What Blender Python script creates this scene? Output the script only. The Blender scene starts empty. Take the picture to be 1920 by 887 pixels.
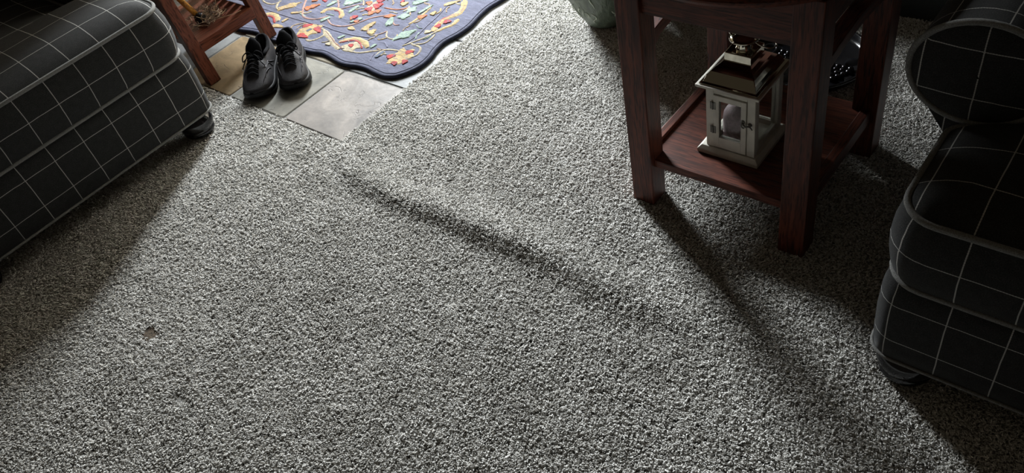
import bpy, bmesh, math, random
import numpy as np
from mathutils import Vector, Matrix

scene = bpy.context.scene
col = scene.collection
random.seed(7)
rng = np.random.default_rng(7)
PI = math.pi

# ------------------------------------------------------------------ camera
cam_data = bpy.data.cameras.new('camera')
cam = bpy.data.objects.new('camera', cam_data)
col.objects.link(cam)
R_RIGHT = Vector((0.7757883, 0.6053342, -0.1781095))
R_DOWN = Vector((0.3319625, -0.6315901, -0.7006389))
R_FWD = Vector((-0.5366129, 0.4844218, -0.6909284))
cam.matrix_world = Matrix((
    (R_RIGHT.x, -R_DOWN.x, -R_FWD.x, 0.0),
    (R_RIGHT.y, -R_DOWN.y, -R_FWD.y, 0.0),
    (R_RIGHT.z, -R_DOWN.z, -R_FWD.z, 1.5),
    (0, 0, 0, 1)))
cam_data.sensor_fit = 'HORIZONTAL'
cam_data.sensor_width = 36.0
cam_data.lens = 1550.0 / 1920.0 * 36.0
cam_data.clip_start = 0.05
scene.camera = cam

# ------------------------------------------------------------------ world and daylight
world = bpy.data.worlds.new('world')
scene.world = world
world.use_nodes = True
world.node_tree.nodes['Background'].inputs['Color'].default_value = (1.0, 0.82, 0.58, 1)
world.node_tree.nodes['Background'].inputs['Strength'].default_value = 0.041

def area_light(name, loc, rot, sx, sy, power, colour):
    l = bpy.data.lights.new(name, 'AREA')
    l.shape = 'RECTANGLE'
    l.size, l.size_y = sx, sy
    l.energy = power
    l.color = colour
    o = bpy.data.objects.new(name, l)
    o.location = loc
    o.rotation_euler = rot
    col.objects.link(o)
    return o

# daylight entering through the glazed entry door (opening in wall_left)
area_light('door_daylight', (-3.40, 2.92, 1.42), (0, -PI / 2, 0), 1.15, 0.72, 480.0, (0.92, 0.97, 1.0))

scene.view_settings.view_transform = 'Standard'
scene.view_settings.look = 'None'
scene.view_settings.gamma = 1.0
scene.view_settings.use_curve_mapping = False
scene.view_settings.exposure = 0.0

# ------------------------------------------------------------------ node helpers
def new_mat(name):
    m = bpy.data.materials.new(name)
    m.use_nodes = True
    nt = m.node_tree
    return m, nt, nt.nodes['Principled BSDF']

def N(nt, kind, **kw):
    n = nt.nodes.new(kind)
    for k, v in kw.items():
        setattr(n, k, v)
    return n

def mixc(nt, fac, a, b, blend='MIX'):
    m = N(nt, 'ShaderNodeMix', data_type='RGBA', blend_type=blend)
    for s, v in ((m.inputs[0], fac), (m.inputs[6], a), (m.inputs[7], b)):
        if isinstance(v, (int, float)):
            s.default_value = v
        elif isinstance(v, tuple):
            s.default_value = (*v[:3], 1)
        else:
            nt.links.new(v, s)
    return m.outputs[2]

def math_n(nt, op, a, b=None, c=None):
    n = N(nt, 'ShaderNodeMath', operation=op)
    for i, v in enumerate((a, b, c)):
        if v is None:
            continue
        if isinstance(v, (int, float)):
            n.inputs[i].default_value = v
        else:
            nt.links.new(v, n.inputs[i])
    return n.outputs[0]

def ramp(nt, fac, stops):
    r = N(nt, 'ShaderNodeValToRGB')
    el = r.color_ramp.elements
    el[0].position, el[0].color = stops[0][0], (*stops[0][1], 1)
    el[1].position, el[1].color = stops[-1][0], (*stops[-1][1], 1)
    for p, c in stops[1:-1]:
        e = el.new(p)
        e.color = (*c, 1)
    nt.links.new(fac, r.inputs[0])
    return r.outputs[0]

def coords(nt, kind='Object', scale=(1, 1, 1)):
    t = N(nt, 'ShaderNodeTexCoord')
    mp = N(nt, 'ShaderNodeMapping')
    mp.inputs['Scale'].default_value = scale
    nt.links.new(t.outputs[kind], mp.inputs['Vector'])
    return mp.outputs[0]

def noise(nt, vec, scale, detail=3, rough=0.5, dist=0.0):
    n = N(nt, 'ShaderNodeTexNoise')
    n.inputs['Scale'].default_value = scale
    n.inputs['Detail'].default_value = detail
    n.inputs['Roughness'].default_value = rough
    n.inputs['Distortion'].default_value = dist
    nt.links.new(vec, n.inputs['Vector'])
    return n.outputs[0]

def bump(nt, bsdf, height, strength, dist=0.002):
    b = N(nt, 'ShaderNodeBump')
    b.inputs['Strength'].default_value = strength
    b.inputs['Distance'].default_value = dist
    nt.links.new(height, b.inputs['Height'])
    nt.links.new(b.outputs[0], bsdf.inputs['Normal'])

def plain(name, c, rough=0.5, metal=0.0, nscale=60.0, var=0.25, bstr=0.0, bscale=200.0, spec=0.5):
    m, nt, b = new_mat(name)
    v = coords(nt)
    f = noise(nt, v, nscale)
    dark = tuple(x * (1 - var) for x in c)
    lite = tuple(min(1, x * (1 + var)) for x in c)
    nt.links.new(ramp(nt, f, [(0.3, dark), (0.7, lite)]), b.inputs['Base Color'])
    b.inputs['Roughness'].default_value = rough
    b.inputs['Metallic'].default_value = metal
    b.inputs['Specular IOR Level'].default_value = spec
    if bstr:
        bump(nt, b, noise(nt, v, bscale), bstr)
    return m

def wood(name, light, dark, axis='Z', rough=0.38, gscale=1.0):
    m, nt, b = new_mat(name)
    s = {'X': (3, 45, 45), 'Y': (45, 3, 45), 'Z': (45, 45, 3)}[axis]
    s = tuple(q * gscale for q in s)
    v = coords(nt, 'Object', s)
    g = noise(nt, v, 1.6, 5, 0.62, 0.7)
    s2 = tuple(q * 5 for q in s)
    pores = noise(nt, coords(nt, 'Object', s2), 1.5, 2, 0.5)
    c = ramp(nt, g, [(0.34, dark), (0.5, tuple((a + d) / 2 for a, d in zip(light, dark))), (0.68, light)])
    c2 = mixc(nt, ramp(nt, pores, [(0.35, (1, 1, 1)), (0.5, (0, 0, 0))]), c, tuple(d * 0.5 for d in dark))
    nt.links.new(c2, b.inputs['Base Color'])
    b.inputs['Roughness'].default_value = rough
    b.inputs['Specular IOR Level'].default_value = 0.22
    bump(nt, b, g, 0.15, 0.001)
    return m

# ------------------------------------------------------------------ materials
MAT = {}
for ax in 'XYZ':
    MAT['oak_' + ax] = wood('dark_oak_' + ax, (0.135, 0.036, 0.019), (0.045, 0.012, 0.007), ax, 0.45)
    MAT['cherry_' + ax] = wood('cherry_' + ax, (0.155, 0.050, 0.029), (0.085, 0.025, 0.014), ax, 0.35, 0.6)

def plaid(name, spacing=0.097):
    m, nt, b = new_mat(name)
    uv = N(nt, 'ShaderNodeUVMap').outputs[0]
    sep = N(nt, 'ShaderNodeSeparateXYZ')
    wob = N(nt, 'ShaderNodeVectorMath', operation='ADD')
    nz = N(nt, 'ShaderNodeTexNoise')
    nz.inputs['Scale'].default_value = 14.0
    nt.links.new(uv, nz.inputs['Vector'])
    sc = N(nt, 'ShaderNodeVectorMath', operation='MULTIPLY_ADD')
    nt.links.new(nz.outputs['Color'], sc.inputs[0])
    sc.inputs[1].default_value = (0.004, 0.004, 0)
    sc.inputs[2].default_value = (-0.002, -0.002, 0)
    nt.links.new(uv, wob.inputs[0])
    nt.links.new(sc.outputs[0], wob.inputs[1])
    nt.links.new(wob.outputs[0], sep.inputs[0])
    lines = []
    for out, other, w in ((0, 1, 0.0011), (1, 0, 0.0009)):
        d = math_n(nt, 'PINGPONG', sep.outputs[out], spacing / 2)      # 0 on the line
        tw = math_n(nt, 'SINE', math_n(nt, 'MULTIPLY', sep.outputs[other], 1400.0))
        wv = math_n(nt, 'MULTIPLY_ADD', tw, w * 0.25, w)
        lines.append(math_n(nt, 'LESS_THAN', d, wv))
    ln = math_n(nt, 'MAXIMUM', lines[0], lines[1])
    heather = noise(nt, uv, 420.0, 4, 0.75)
    mott = noise(nt, uv, 60.0, 4, 0.65)
    base = ramp(nt, heather, [(0.35, (0.015, 0.0155, 0.016)), (0.6, (0.038, 0.038, 0.037)), (0.75, (0.095, 0.095, 0.09))])
    base = mixc(nt, 0.5, base, ramp(nt, mott, [(0.3, (0.45, 0.45, 0.45)), (0.7, (1.0, 1.0, 1.0))]), 'MULTIPLY')
    spots = noise(nt, uv, 1500.0, 1, 0.5)
    lc = ramp(nt, spots, [(0.35, (0.17, 0.17, 0.165)), (0.6, (0.50, 0.49, 0.46))])
    c = mixc(nt, ln, base, lc)
    nt.links.new(c, b.inputs['Base Color'])
    b.inputs['Roughness'].default_value = 0.95
    b.inputs['Specular IOR Level'].default_value = 0.15
    b.inputs['Sheen Weight'].default_value = 0.10
    b.inputs['Sheen Roughness'].default_value = 0.4
    b.inputs['Sheen Tint'].default_value = (0.5, 0.5, 0.5, 1)
    h = math_n(nt, 'MULTIPLY_ADD', ln, 0.6, heather)
    bump(nt, b, h, 0.35, 0.001)
    return m
MAT['plaid'] = plaid('charcoal_windowpane_fabric')
MAT['piping'] = plain('grey_piping_fabric', (0.175, 0.175, 0.168), 0.95, 0, 500, 0.35, 0.4, 700, 0.1)
MAT['foot'] = plain('black_lacquered_wood', (0.008, 0.008, 0.009), 0.12)
MAT['white'] = plain('distressed_white_paint', (0.50, 0.48, 0.42), 0.6, 0, 25, 0.16, 0.1, 90)
MAT['nickel'] = plain('polished_nickel', (0.50, 0.47, 0.39), 0.07, 1.0, 8, 0.05)
MAT['iron'] = plain('dark_antique_metal', (0.10, 0.095, 0.085), 0.4, 1.0, 90, 0.3)
MAT['candle'] = plain('mauve_wax', (0.24, 0.175, 0.195), 0.6, 0, 140, 0.22, 0.3, 400)
MAT['wick'] = plain('wick', (0.55, 0.5, 0.45), 0.9)
MAT['black_gloss'] = plain('black_glazed', (0.006, 0.006, 0.007), 0.36, 0, 40, 0.3, 0.15, 120, 0.22)
MAT['tray_black'] = plain('black_cast_lacquer', (0.006, 0.006, 0.007), 0.16, 0, 40, 0.3, 0.12, 160, 0.35)
MAT['wall'] = plain('wall_paint', (0.42, 0.37, 0.30), 0.9, 0, 3, 0.04, 0.1, 300)
MAT['trim'] = plain('dark_trim_paint', (0.02, 0.026, 0.025), 0.5, 0, 10, 0.1)
MAT['doorpaint'] = plain('white_door_paint', (0.75, 0.75, 0.73), 0.45, 0, 4, 0.03)
MAT['grout'] = plain('grout', (0.17, 0.165, 0.155), 0.9, 0, 120, 0.2, 0.3, 400)
MAT['tan_pot'] = plain('tan_crackle_glaze', (0.42, 0.32, 0.25), 0.5, 0, 60, 0.25, 0.3, 60)
MAT['twig'] = plain('dry_twigs', (0.17, 0.115, 0.075), 0.8, 0, 60, 0.7)
MAT['twig_pale'] = plain('pale_dry_twigs', (0.42, 0.31, 0.20), 0.8, 0, 60, 0.4)
MAT['handle'] = wood('yellow_varnished_wood', (0.56, 0.27, 0.055), (0.42, 0.18, 0.03), 'Z', 0.3, 0.5)
MAT['rubber'] = plain('black_rubber', (0.007, 0.007, 0.008), 0.6, 0, 80, 0.3, 0, 200, 0.2)
MAT['lining'] = plain('black_shoe_lining', (0.004, 0.004, 0.005), 0.95, 0, 200, 0.3, 0.3, 700, 0.08)
MAT['lace'] = plain('black_lace', (0.005, 0.005, 0.006), 0.9, 0, 500, 0.5, 0.5, 900, 0.1)
MAT['streak'] = plain('grey_shoe_overlay', (0.035, 0.033, 0.037), 0.7, 0, 200, 0.4, 0, 200, 0.2)
MAT['eyelet'] = plain('lace_tip', (0.6, 0.6, 0.62), 0.3)
MAT['burn'] = plain('burnt_carpet_backing', (0.085, 0.062, 0.04), 0.9, 0, 150, 0.6, 0.6, 300)

def glass_mat():
    m, nt, b = new_mat('clear_glass')
    b.inputs['Base Color'].default_value = (0.95, 0.97, 0.96, 1)
    b.inputs['Roughness'].default_value = 0.02
    b.inputs['Transmission Weight'].default_value = 1.0
    b.inputs['IOR'].default_value = 1.15
    return m
MAT['glass'] = glass_mat()

def shoe_mesh():
    m, nt, b = new_mat('black_knit_upper')
    v = coords(nt, 'Object')
    vo = N(nt, 'ShaderNodeTexVoronoi')
    vo.inputs['Scale'].default_value = 420
    nt.links.new(v, vo.inputs['Vector'])
    c = ramp(nt, vo.outputs['Distance'], [(0.15, (0.004, 0.004, 0.0045)), (0.55, (0.026, 0.0235, 0.026))])
    big = noise(nt, v, 35, 3)
    c = mixc(nt, 0.6, c, ramp(nt, big, [(0.35, (0.5, 0.5, 0.5)), (0.7, (1, 1, 1))]), 'MULTIPLY')
    nt.links.new(c, b.inputs['Base Color'])
    b.inputs['Roughness'].default_value = 0.7
    b.inputs['Specular IOR Level'].default_value = 0.25
    bump(nt, b, vo.outputs['Distance'], 0.5, 0.001)
    return m
MAT['shoe'] = shoe_mesh()

def tile_mat():
    m, nt, b = new_mat('slate_look_tile')
    v0 = coords(nt, 'Object')
    info = N(nt, 'ShaderNodeObjectInfo')
    off = N(nt, 'ShaderNodeVectorMath', operation='ADD')
    rnd = math_n(nt, 'MULTIPLY', info.outputs['Random'], 37.0)
    cmb = N(nt, 'ShaderNodeCombineXYZ')
    nt.links.new(rnd, cmb.inputs[0]); nt.links.new(rnd, cmb.inputs[1])
    nt.links.new(v0, off.inputs[0]); nt.links.new(cmb.outputs[0], off.inputs[1])
    v = off.outputs[0]
    att = N(nt, 'ShaderNodeAttribute', attribute_type='OBJECT', attribute_name='tone')
    cloud = noise(nt, v, 7, 5, 0.6, 1.2)
    fine = noise(nt, v, 60, 4, 0.7)
    a = ramp(nt, cloud, [(0.3, (0.62, 0.62, 0.62)), (0.7, (1.15, 1.12, 1.08))])
    c = mixc(nt, 1.0, mixc(nt, 1.0, att.outputs['Color'], (0.62, 0.62, 0.63), 'MULTIPLY'), a, 'MULTIPLY')
    c = mixc(nt, 0.3, c, ramp(nt, fine, [(0.3, (0.6, 0.6, 0.6)), (0.7, (1, 1, 1))]), 'MULTIPLY')
    # slate veins: ridged contour of a warped noise
    w = noise(nt, v, 6.5, 3, 0.55, 1.6)
    d = math_n(nt, 'ABSOLUTE', math_n(nt, 'SUBTRACT', w, 0.5))
    vein = ramp(nt, d, [(0.0, (1, 1, 1)), (0.012, (0, 0, 0))])
    mask = noise(nt, v, 9, 2)
    vein = mixc(nt, 1.0, vein, ramp(nt, mask, [(0.5, (0, 0, 0)), (0.6, (1, 1, 1))]), 'MULTIPLY')
    c = mixc(nt, math_n(nt, 'MULTIPLY', vein, 0.5), c, (0.05, 0.045, 0.04))
    nt.links.new(c, b.inputs['Base Color'])
    b.inputs['Roughness'].default_value = 0.45
    b.inputs['Specular IOR Level'].default_value = 0.045
    h = math_n(nt, 'MULTIPLY_ADD', w, 3.0, math_n(nt, 'MULTIPLY', fine, 0.5))
    h = math_n(nt, 'SUBTRACT', h, math_n(nt, 'MULTIPLY', vein, 2.0))
    bump(nt, b, h, 0.28, 0.0022)
    return m
MAT['tile'] = tile_mat()

def yarn(name, c, var=0.5, ground=None):
    m, nt, b = new_mat('rug_' + name)
    v = coords(nt, 'Object')
    w1 = noise(nt, coords(nt, 'Object', (28, 190, 60)), 1.0, 4, 0.7, 0.8)
    f = noise(nt, v, 420, 2)
    w2 = noise(nt, coords(nt, 'Object', (7, 46, 30)), 1.0, 4, 0.7, 1.0)
    k = math_n(nt, 'MULTIPLY_ADD', w1, 0.45, math_n(nt, 'MULTIPLY_ADD', f, 0.2, math_n(nt, 'MULTIPLY', w2, 0.35)))
    rcol = ramp(nt, k, [(0.36, tuple(x * (1 - var) for x in c)), (0.64, tuple(min(1, x * (1 + var)) for x in c))])
    if ground:
        fl = noise(nt, coords(nt, 'Object', (120, 230, 100)), 1.0, 2, 0.6, 0.5)
        rcol = mixc(nt, ramp(nt, fl, [(0.50, (0, 0, 0)), (0.62, (0.65, 0.65, 0.65))]), rcol, ground)
    nt.links.new(rcol, b.inputs['Base Color'])
    b.inputs['Roughness'].default_value = 0.95
    b.inputs['Specular IOR Level'].default_value = 0.1
    bump(nt, b, k, 0.8, 0.003)
    return m
RUGC = dict(ground=(0.125, 0.130, 0.180), edge=(0.036, 0.039, 0.062), pink=(0.36, 0.22, 0.18), cream=(0.43, 0.37, 0.25),
            tan=(0.33, 0.25, 0.16), brown=(0.20, 0.11, 0.075), lavender=(0.20, 0.20, 0.27), orange=(0.40, 0.15, 0.07),
            yellow=(0.43, 0.32, 0.16), red=(0.34, 0.060, 0.055), mint=(0.26, 0.34, 0.28), slate=(0.10, 0.12, 0.16))
for k, c in RUGC.items():
    MAT['rug_' + k] = yarn(k, tuple(q * 0.76 for q in c), 0.5, None if k in ('ground', 'edge') else tuple(q * 0.8 for q in RUGC['ground']))

def vase_mat():
    m, nt, b = new_mat('green_textured_glaze')
    v = coords(nt, 'Object', (34, 34, 9))
    n1 = noise(nt, v, 1.0, 4, 0.6, 0.5)
    n2 = noise(nt, coords(nt, 'Object', (26, 26, 12)), 1.0, 2, 0.5, 0.8)
    c = ramp(nt, n1, [(0.3, (0.045, 0.055, 0.04)), (0.6, (0.10, 0.12, 0.085)), (0.75, (0.17, 0.19, 0.14))])
    nt.links.new(c, b.inputs['Base Color'])
    b.inputs['Roughness'].default_value = 0.45
    bump(nt, b, math_n(nt, 'MULTIPLY_ADD', n2, 0.5, n1), 0.9, 0.008)
    return m
MAT['vase'] = vase_mat()
MAT['leaf'] = plain('added_leaf_green', (0.05, 0.10, 0.035), 0.5, 0, 30, 0.4)  # foliage of the unseen branches added for shade
MAT['shade_stem'] = plain('added_stem_brown', (0.10, 0.07, 0.04), 0.8)  # twigs of the same added branches
MAT['vase_drip'] = plain('pale_glaze_drip', (0.33, 0.36, 0.29), 0.5, 0, 80, 0.25)

def carpet_mat(pile):
    m, nt, b = new_mat('carpet_yarn' if pile else 'carpet_backing')
    if pile:
        a1 = N(nt, 'ShaderNodeAttribute', attribute_type='GEOMETRY', attribute_name='tone').outputs['Fac']
        a2 = N(nt, 'ShaderNodeAttribute', attribute_type='INSTANCER', attribute_name='tint').outputs['Fac']
        c = ramp(nt, a1, [(0.0, (0.22, 0.21, 0.19)), (0.3, (0.48, 0.47, 0.44)), (0.65, (0.70, 0.69, 0.665)), (1.0, (0.86, 0.855, 0.83))])
        c = mixc(nt, 1.0, c, ramp(nt, a2, [(0.0, (0.66, 0.65, 0.63)), (1.0, (1.12, 1.12, 1.12))]), 'MULTIPLY')
    else:
        v = coords(nt)
        f = noise(nt, v, 260, 3, 0.7)
        c = ramp(nt, f, [(0.35, (0.12, 0.115, 0.105)), (0.65, (0.46, 0.45, 0.425))])
        bump(nt, b, f, 1.0, 0.006)
    nt.links.new(c, b.inputs['Base Color'])
    b.inputs['Roughness'].default_value = 0.9
    b.inputs['Specular IOR Level'].default_value = 0.2
    return m
MAT['pile'] = carpet_mat(True)
MAT['backing'] = carpet_mat(False)

# ------------------------------------------------------------------ mesh helpers
class MB:
    def __init__(s):
        s.v, s.f, s.uv = [], [], []
    def add(s, verts, faces, uvs=None):
        o = len(s.v)
        s.v += [tuple(p) for p in verts]
        for i, fc in enumerate(faces):
            s.f.append([k + o for k in fc])
            s.uv.append([uvs[k] for k in fc] if uvs is not None else None)
        return s
    def box(s, x0, x1, y0, y1, z0, z1):
        v = [(x0, y0, z0), (x1, y0, z0), (x1, y1, z0), (x0, y1, z0), (x0, y0, z1), (x1, y0, z1), (x1, y1, z1), (x0, y1, z1)]
        return s.add(v, [(3, 2, 1, 0), (4, 5, 6, 7), (0, 1, 5, 4), (1, 2, 6, 5), (2, 3, 7, 6), (3, 0, 4, 7)])
    def hexa(s, bot, top):
        return s.add(list(bot) + list(top), [(3, 2, 1, 0), (4, 5, 6, 7), (0, 1, 5, 4), (1, 2, 6, 5), (2, 3, 7, 6), (3, 0, 4, 7)])
    def grid(s, rows, close_u=False, close_v=False, uvs=None):
        nr, nc = len(rows), len(rows[0])
        v = [p for r in rows for p in r]
        u = [p for r in uvs for p in r] if uvs else None
        fs = []
        for i in range(nr if close_v else nr - 1):
            for j in range(nc if close_u else nc - 1):
                a, b_ = i * nc + j, i * nc + (j + 1) % nc
                c, d = ((i + 1) % nr) * nc + (j + 1) % nc, ((i + 1) % nr) * nc + j
                fs.append((a, b_, c, d))
        return s.add(v, fs, u)
    def tube(s, pts, r, n=8, closed=False, caps=True):
        P = [Vector(p) for p in pts]
        m = len(P)
        rr = r if isinstance(r, (list, tuple)) else [r] * m
        rows = []
        prev = None
        for i in range(m):
            a = P[(i - 1) % m] if (closed or i > 0) else P[i]
            b_ = P[(i + 1) % m] if (closed or i < m - 1) else P[i]
            t = (b_ - a).normalized()
            if prev is None:
                up = Vector((0, 0, 1)) if abs(t.z) < 0.9 else Vector((1, 0, 0))
                nrm = t.cross(up).normalized()
            else:
                nrm = (prev - t * prev.dot(t)).normalized()
            prev = nrm
            bn = t.cross(nrm)
            rows.append([tuple(P[i] + (nrm * math.cos(2 * PI * k / n) + bn * math.sin(2 * PI * k / n)) * rr[i]) for k in range(n)])
        o = len(s.v)
        s.grid(rows, True, closed)
        if caps and not closed:
            s.f.append([o + k for k in range(n)][::-1]); s.uv.append(None)
            s.f.append([o + (m - 1) * n + k for k in range(n)]); s.uv.append(None)
        return s
    def lathe(s, prof, n=32, c=(0, 0, 0), cap_top=False, cap_bot=False):
        rows = [[(c[0] + r * math.cos(2 * PI * k / n), c[1] + r * math.sin(2 * PI * k / n), c[2] + z) for k in range(n)] for r, z in prof]
        o = len(s.v)
        s.grid(rows, True)
        if cap_bot:
            s.f.append([o + k for k in range(n)][::-1]); s.uv.append(None)
        if cap_top:
            q = o + (len(prof) - 1) * n
            s.f.append([q + k for k in range(n)]); s.uv.append(None)
        return s
    def prism(s, poly, z0, z1):
        n = len(poly)
        v = [(x, y, z0) for x, y in poly] + [(x, y, z1) for x, y in poly]
        return s.add(v, [tuple(range(n))[::-1], tuple(range(n, 2 * n))] + [(i, (i + 1) % n, n + (i + 1) % n, n + i) for i in range(n)])
    def build(s, name, mat, parent=None, smooth=False, bevel=0.0, off=(0, 0, 0), subd=0, segs=2):
        me = bpy.data.meshes.new(name)
        me.from_pydata([(p[0] - off[0], p[1] - off[1], p[2] - off[2]) for p in s.v], [], s.f)
        if any(u is not None for u in s.uv):
            lay = me.uv_layers.new(name='UVMap')
            k = 0
            for fc, u in zip(s.f, s.uv):
                for q in range(len(fc)):
                    if u is not None:
                        lay.data[k].uv = u[q]
                    k += 1
        bm = bmesh.new(); bm.from_mesh(me)
        bmesh.ops.recalc_face_normals(bm, faces=bm.faces)
        bm.to_mesh(me); bm.free()
        me.materials.append(MAT[mat] if isinstance(mat, str) else mat)
        if smooth:
            me.shade_smooth()
        o = bpy.data.objects.new(name, me)
        col.objects.link(o)
        if parent is not None:
            o.parent = parent
        if bevel:
            md = o.modifiers.new('bevel', 'BEVEL')
            md.width = bevel; md.segments = segs; md.limit_method = 'ANGLE'
        if subd:
            md = o.modifiers.new('subd', 'SUBSURF')
            md.levels = md.render_levels = subd
        return o

def thing(name, label, cat, loc=(0, 0, 0), rz=0.0, group=None):
    o = bpy.data.objects.new(name, None)
    o.empty_display_size = 0.05
    o.location = loc
    o.rotation_euler = (0, 0, rz)
    o['label'] = label; o['category'] = cat
    if group:
        o['group'] = group
    col.objects.link(o)
    return o

def tag(o, label, cat, group=None):
    o['label'] = label; o['category'] = cat
    if group:
        o['group'] = group
    return o

def structure(o):
    o['kind'] = 'structure'
    return o

def catmull(pts, sub=5):
    P = [np.array(p, float) for p in pts]
    if len(P) < 3:
        return [tuple(p) for p in P]
    out = []
    for i in range(len(P) - 1):
        p0 = P[i - 1] if i else 2 * P[0] - P[1]
        p1, p2 = P[i], P[i + 1]
        p3 = P[i + 2] if i + 2 < len(P) else 2 * P[-1] - P[-2]
        for k in range(sub):
            t = k / sub
            out.append(tuple(0.5 * (2 * p1 + (p2 - p0) * t + (2 * p0 - 5 * p1 + 4 * p2 - p3) * t * t + (3 * p1 - p0 - 3 * p2 + p3) * t ** 3)))
    out.append(tuple(P[-1]))
    return out

# ------------------------------------------------------------------ floor: carpet with its ridge
CX, CY = -1.917, 1.117            # inner corner where the carpet meets the tiled entry
WALL_Y = 2.40
RX = [-1.95, -1.905, -1.785, -1.576, -1.416, -1.26, -1.121, -0.986, -0.814, -0.688, -0.5]
RY = [1.11, 1.095, 1.034, 1.010, 1.020, 1.021, 1.030, 1.030, 1.010, 1.014, 1.01]
RA = [0.0, 0.006, 0.015, 0.020, 0.022, 0.024, 0.025, 0.023, 0.016, 0.009, 0.0]
def carpet_h(x, y):
    x = np.asarray(x, float); y = np.asarray(y, float)
    yc = np.interp(x, RX, RY); a = np.interp(x, RX, RA, 0, 0)
    d = y - yc
    sg = np.where(d < 0, 0.030 + 0.014 * np.clip((x + 1.3) / 0.5, 0, 1), 0.075)
    h = a * np.exp(-(d / sg) ** 2)
    h = h + 0.0018 * np.sin(x * 9.1 + 1.3 * y) * np.sin(y * 7.3 - 0.6 * x) + 0.0012 * np.sin(x * 21 + y * 13)
    edge = np.clip(np.maximum(np.where(y < CY, CY - y, 0), np.where(x > CX, x - CX, 0)) / 0.05, 0, 1)
    return h * edge
def on_carpet(x, y, m=0.0):
    return ((x > CX + m) | (y < CY - m)) & (y < WALL_Y)

xs = np.unique(np.concatenate([np.arange(-3.45, -1.95, 0.1), np.arange(-1.95, 0.6, 0.03), np.arange(0.6, 1.91, 0.1), [CX]]))
ys = np.unique(np.concatenate([np.arange(-1.6, 0.8, 0.1), np.arange(0.8, 1.3, 0.012), np.arange(1.3, 2.41, 0.06), [CY, WALL_Y]]))
mb = MB()
XX, YY = np.meshgrid(xs, ys)
ZZ = carpet_h(XX, YY)
idx = -np.ones(XX.shape, int)
vv, ff = [], []
for j in range(len(ys)):
    for i in range(len(xs)):
        idx[j, i] = len(vv); vv.append((XX[j, i], YY[j, i], ZZ[j, i]))
for j in range(len(ys) - 1):
    for i in range(len(xs) - 1):
        mx, my = (xs[i] + xs[i + 1]) / 2, (ys[j] + ys[j + 1]) / 2
        if on_carpet(mx, my):
            ff.append((idx[j, i], idx[j, i + 1], idx[j + 1, i + 1], idx[j + 1, i]))
used = sorted({k for q in ff for k in q}); remap = {k: n for n, k in enumerate(used)}
mb.add([vv[k] for k in used], [tuple(remap[k] for k in q) for q in ff])
floor = structure(mb.build('floor', 'backing', smooth=True))
floor['label'] = 'woven carpet backing under the grey pile'
bp = MB().lathe([(0.001, 0.0022), (0.012, 0.0014), (0.020, 0.0026), (0.030, 0.0005)], 20, (-1.803, 0.316, 0.0), cap_bot=False)
bo = bp.build('burn_hole', 'burn', floor, smooth=True)
bo['label'] = 'brown burnt hole in the carpet'

# pile: tufts instanced on points
tcoll = bpy.data.collections.new('carpet_tufts')
def tuft_mesh(k):
    r = np.random.default_rng(100 + k)
    vs, fs, tone = [], [], []
    for s in range(5):
        ang = r.uniform(0, 2 * PI); bx, by = r.normal(0, 0.0026, 2)
        la = r.normal(0, 0.9); lean = r.uniform(0.0015, 0.0060); H = r.uniform(0.0080, 0.0115); cu = r.uniform(-0.0025, 0.0025)
        tn = r.choice([0.05, 0.3, 0.55, 0.75, 0.95], p=[0.16, 0.2, 0.27, 0.25, 0.12])
        rad = r.uniform(0.0010, 0.00145)
        o = len(vs)
        L = 5
        for i in range(L):
            t = i / (L - 1)
            cx = bx + math.cos(la) * lean * t * t + math.cos(la + 1.57) * cu * math.sin(t * 3.4)
            cy = by + math.sin(la) * lean * t * t + math.sin(la + 1.57) * cu * math.sin(t * 3.4)
            cz = -0.001 + H * (t - 0.16 * t * t * t)
            rr = rad * (0.8 + 0.45 * t if i < L - 1 else 0.55)
            for q in range(5):
                a = ang + 2 * PI * q / 5 + t * 1.5
                vs.append((cx + rr * math.cos(a), cy + rr * math.sin(a), cz)); tone.append(min(1, max(0, tn + 0.10 * (q % 2) - 0.05)))
        for i in range(L - 1):
            for q in range(5):
                fs.append((o + i * 5 + q, o + i * 5 + (q + 1) % 5, o + (i + 1) * 5 + (q + 1) % 5, o + (i + 1) * 5 + q))
        fs.append(tuple(o + (L - 1) * 5 + q for q in range(5)))
    me = bpy.data.meshes.new('tuft')
    me.from_pydata(vs, [], fs)
    at = me.attributes.new('tone', 'FLOAT', 'POINT')
    at.data.foreach_set('value', np.array(tone, np.float32))
    me.materials.append(MAT['pile'])
    me.shade_smooth()
    o = bpy.data.objects.new('tuft_%02d' % k, me)
    tcoll.objects.link(o)
NV = 10
for k in range(NV):
    tuft_mesh(k)

SP = 0.0060
gx, gy = np.meshgrid(np.arange(-3.1, 0.9, SP), np.arange(-0.8, 2.39, SP))
px = (gx + rng.uniform(-0.5, 0.5, gx.shape) * SP).ravel()
py = (gy + rng.uniform(-0.5, 0.5, gx.shape) * SP).ravel()
keep = on_carpet(px, py, -0.004)
# only as far as the eye can reach around the frame (half-planes around the seen floor, 0.4 m margin)
seen = np.array([(-1.77, -0.14), (0.06, 1.02), (-0.38, 2.6), (-1.93, 2.3), (-2.75, 1.2), (-2.75, 0.5)])
for i in range(len(seen)):
    a, b_ = seen[i], seen[(i + 1) % len(seen)]
    e = (b_ - a) / np.hypot(*(b_ - a))
    keep &= ((px - a[0]) * e[1] - (py - a[1]) * e[0]) < 0.55
dh = np.hypot((px + 1.803) / 0.0250, (py - 0.314) / 0.0205) + rng.normal(0, 0.05, len(px))
keep &= dh > 1.0
d2 = np.hypot((px + 1.551) / 0.017, (py - 0.233) / 0.011)
keep &= ~((d2 < 1.0) & (rng.random(len(px)) < 0.93))
keep &= ~((px < -2.50) & (py < 0.92) & (py > 0.14))            # hidden under the armchair
px, py = px[keep], py[keep]
n = len(px)
pz = carpet_h(px, py)
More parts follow.
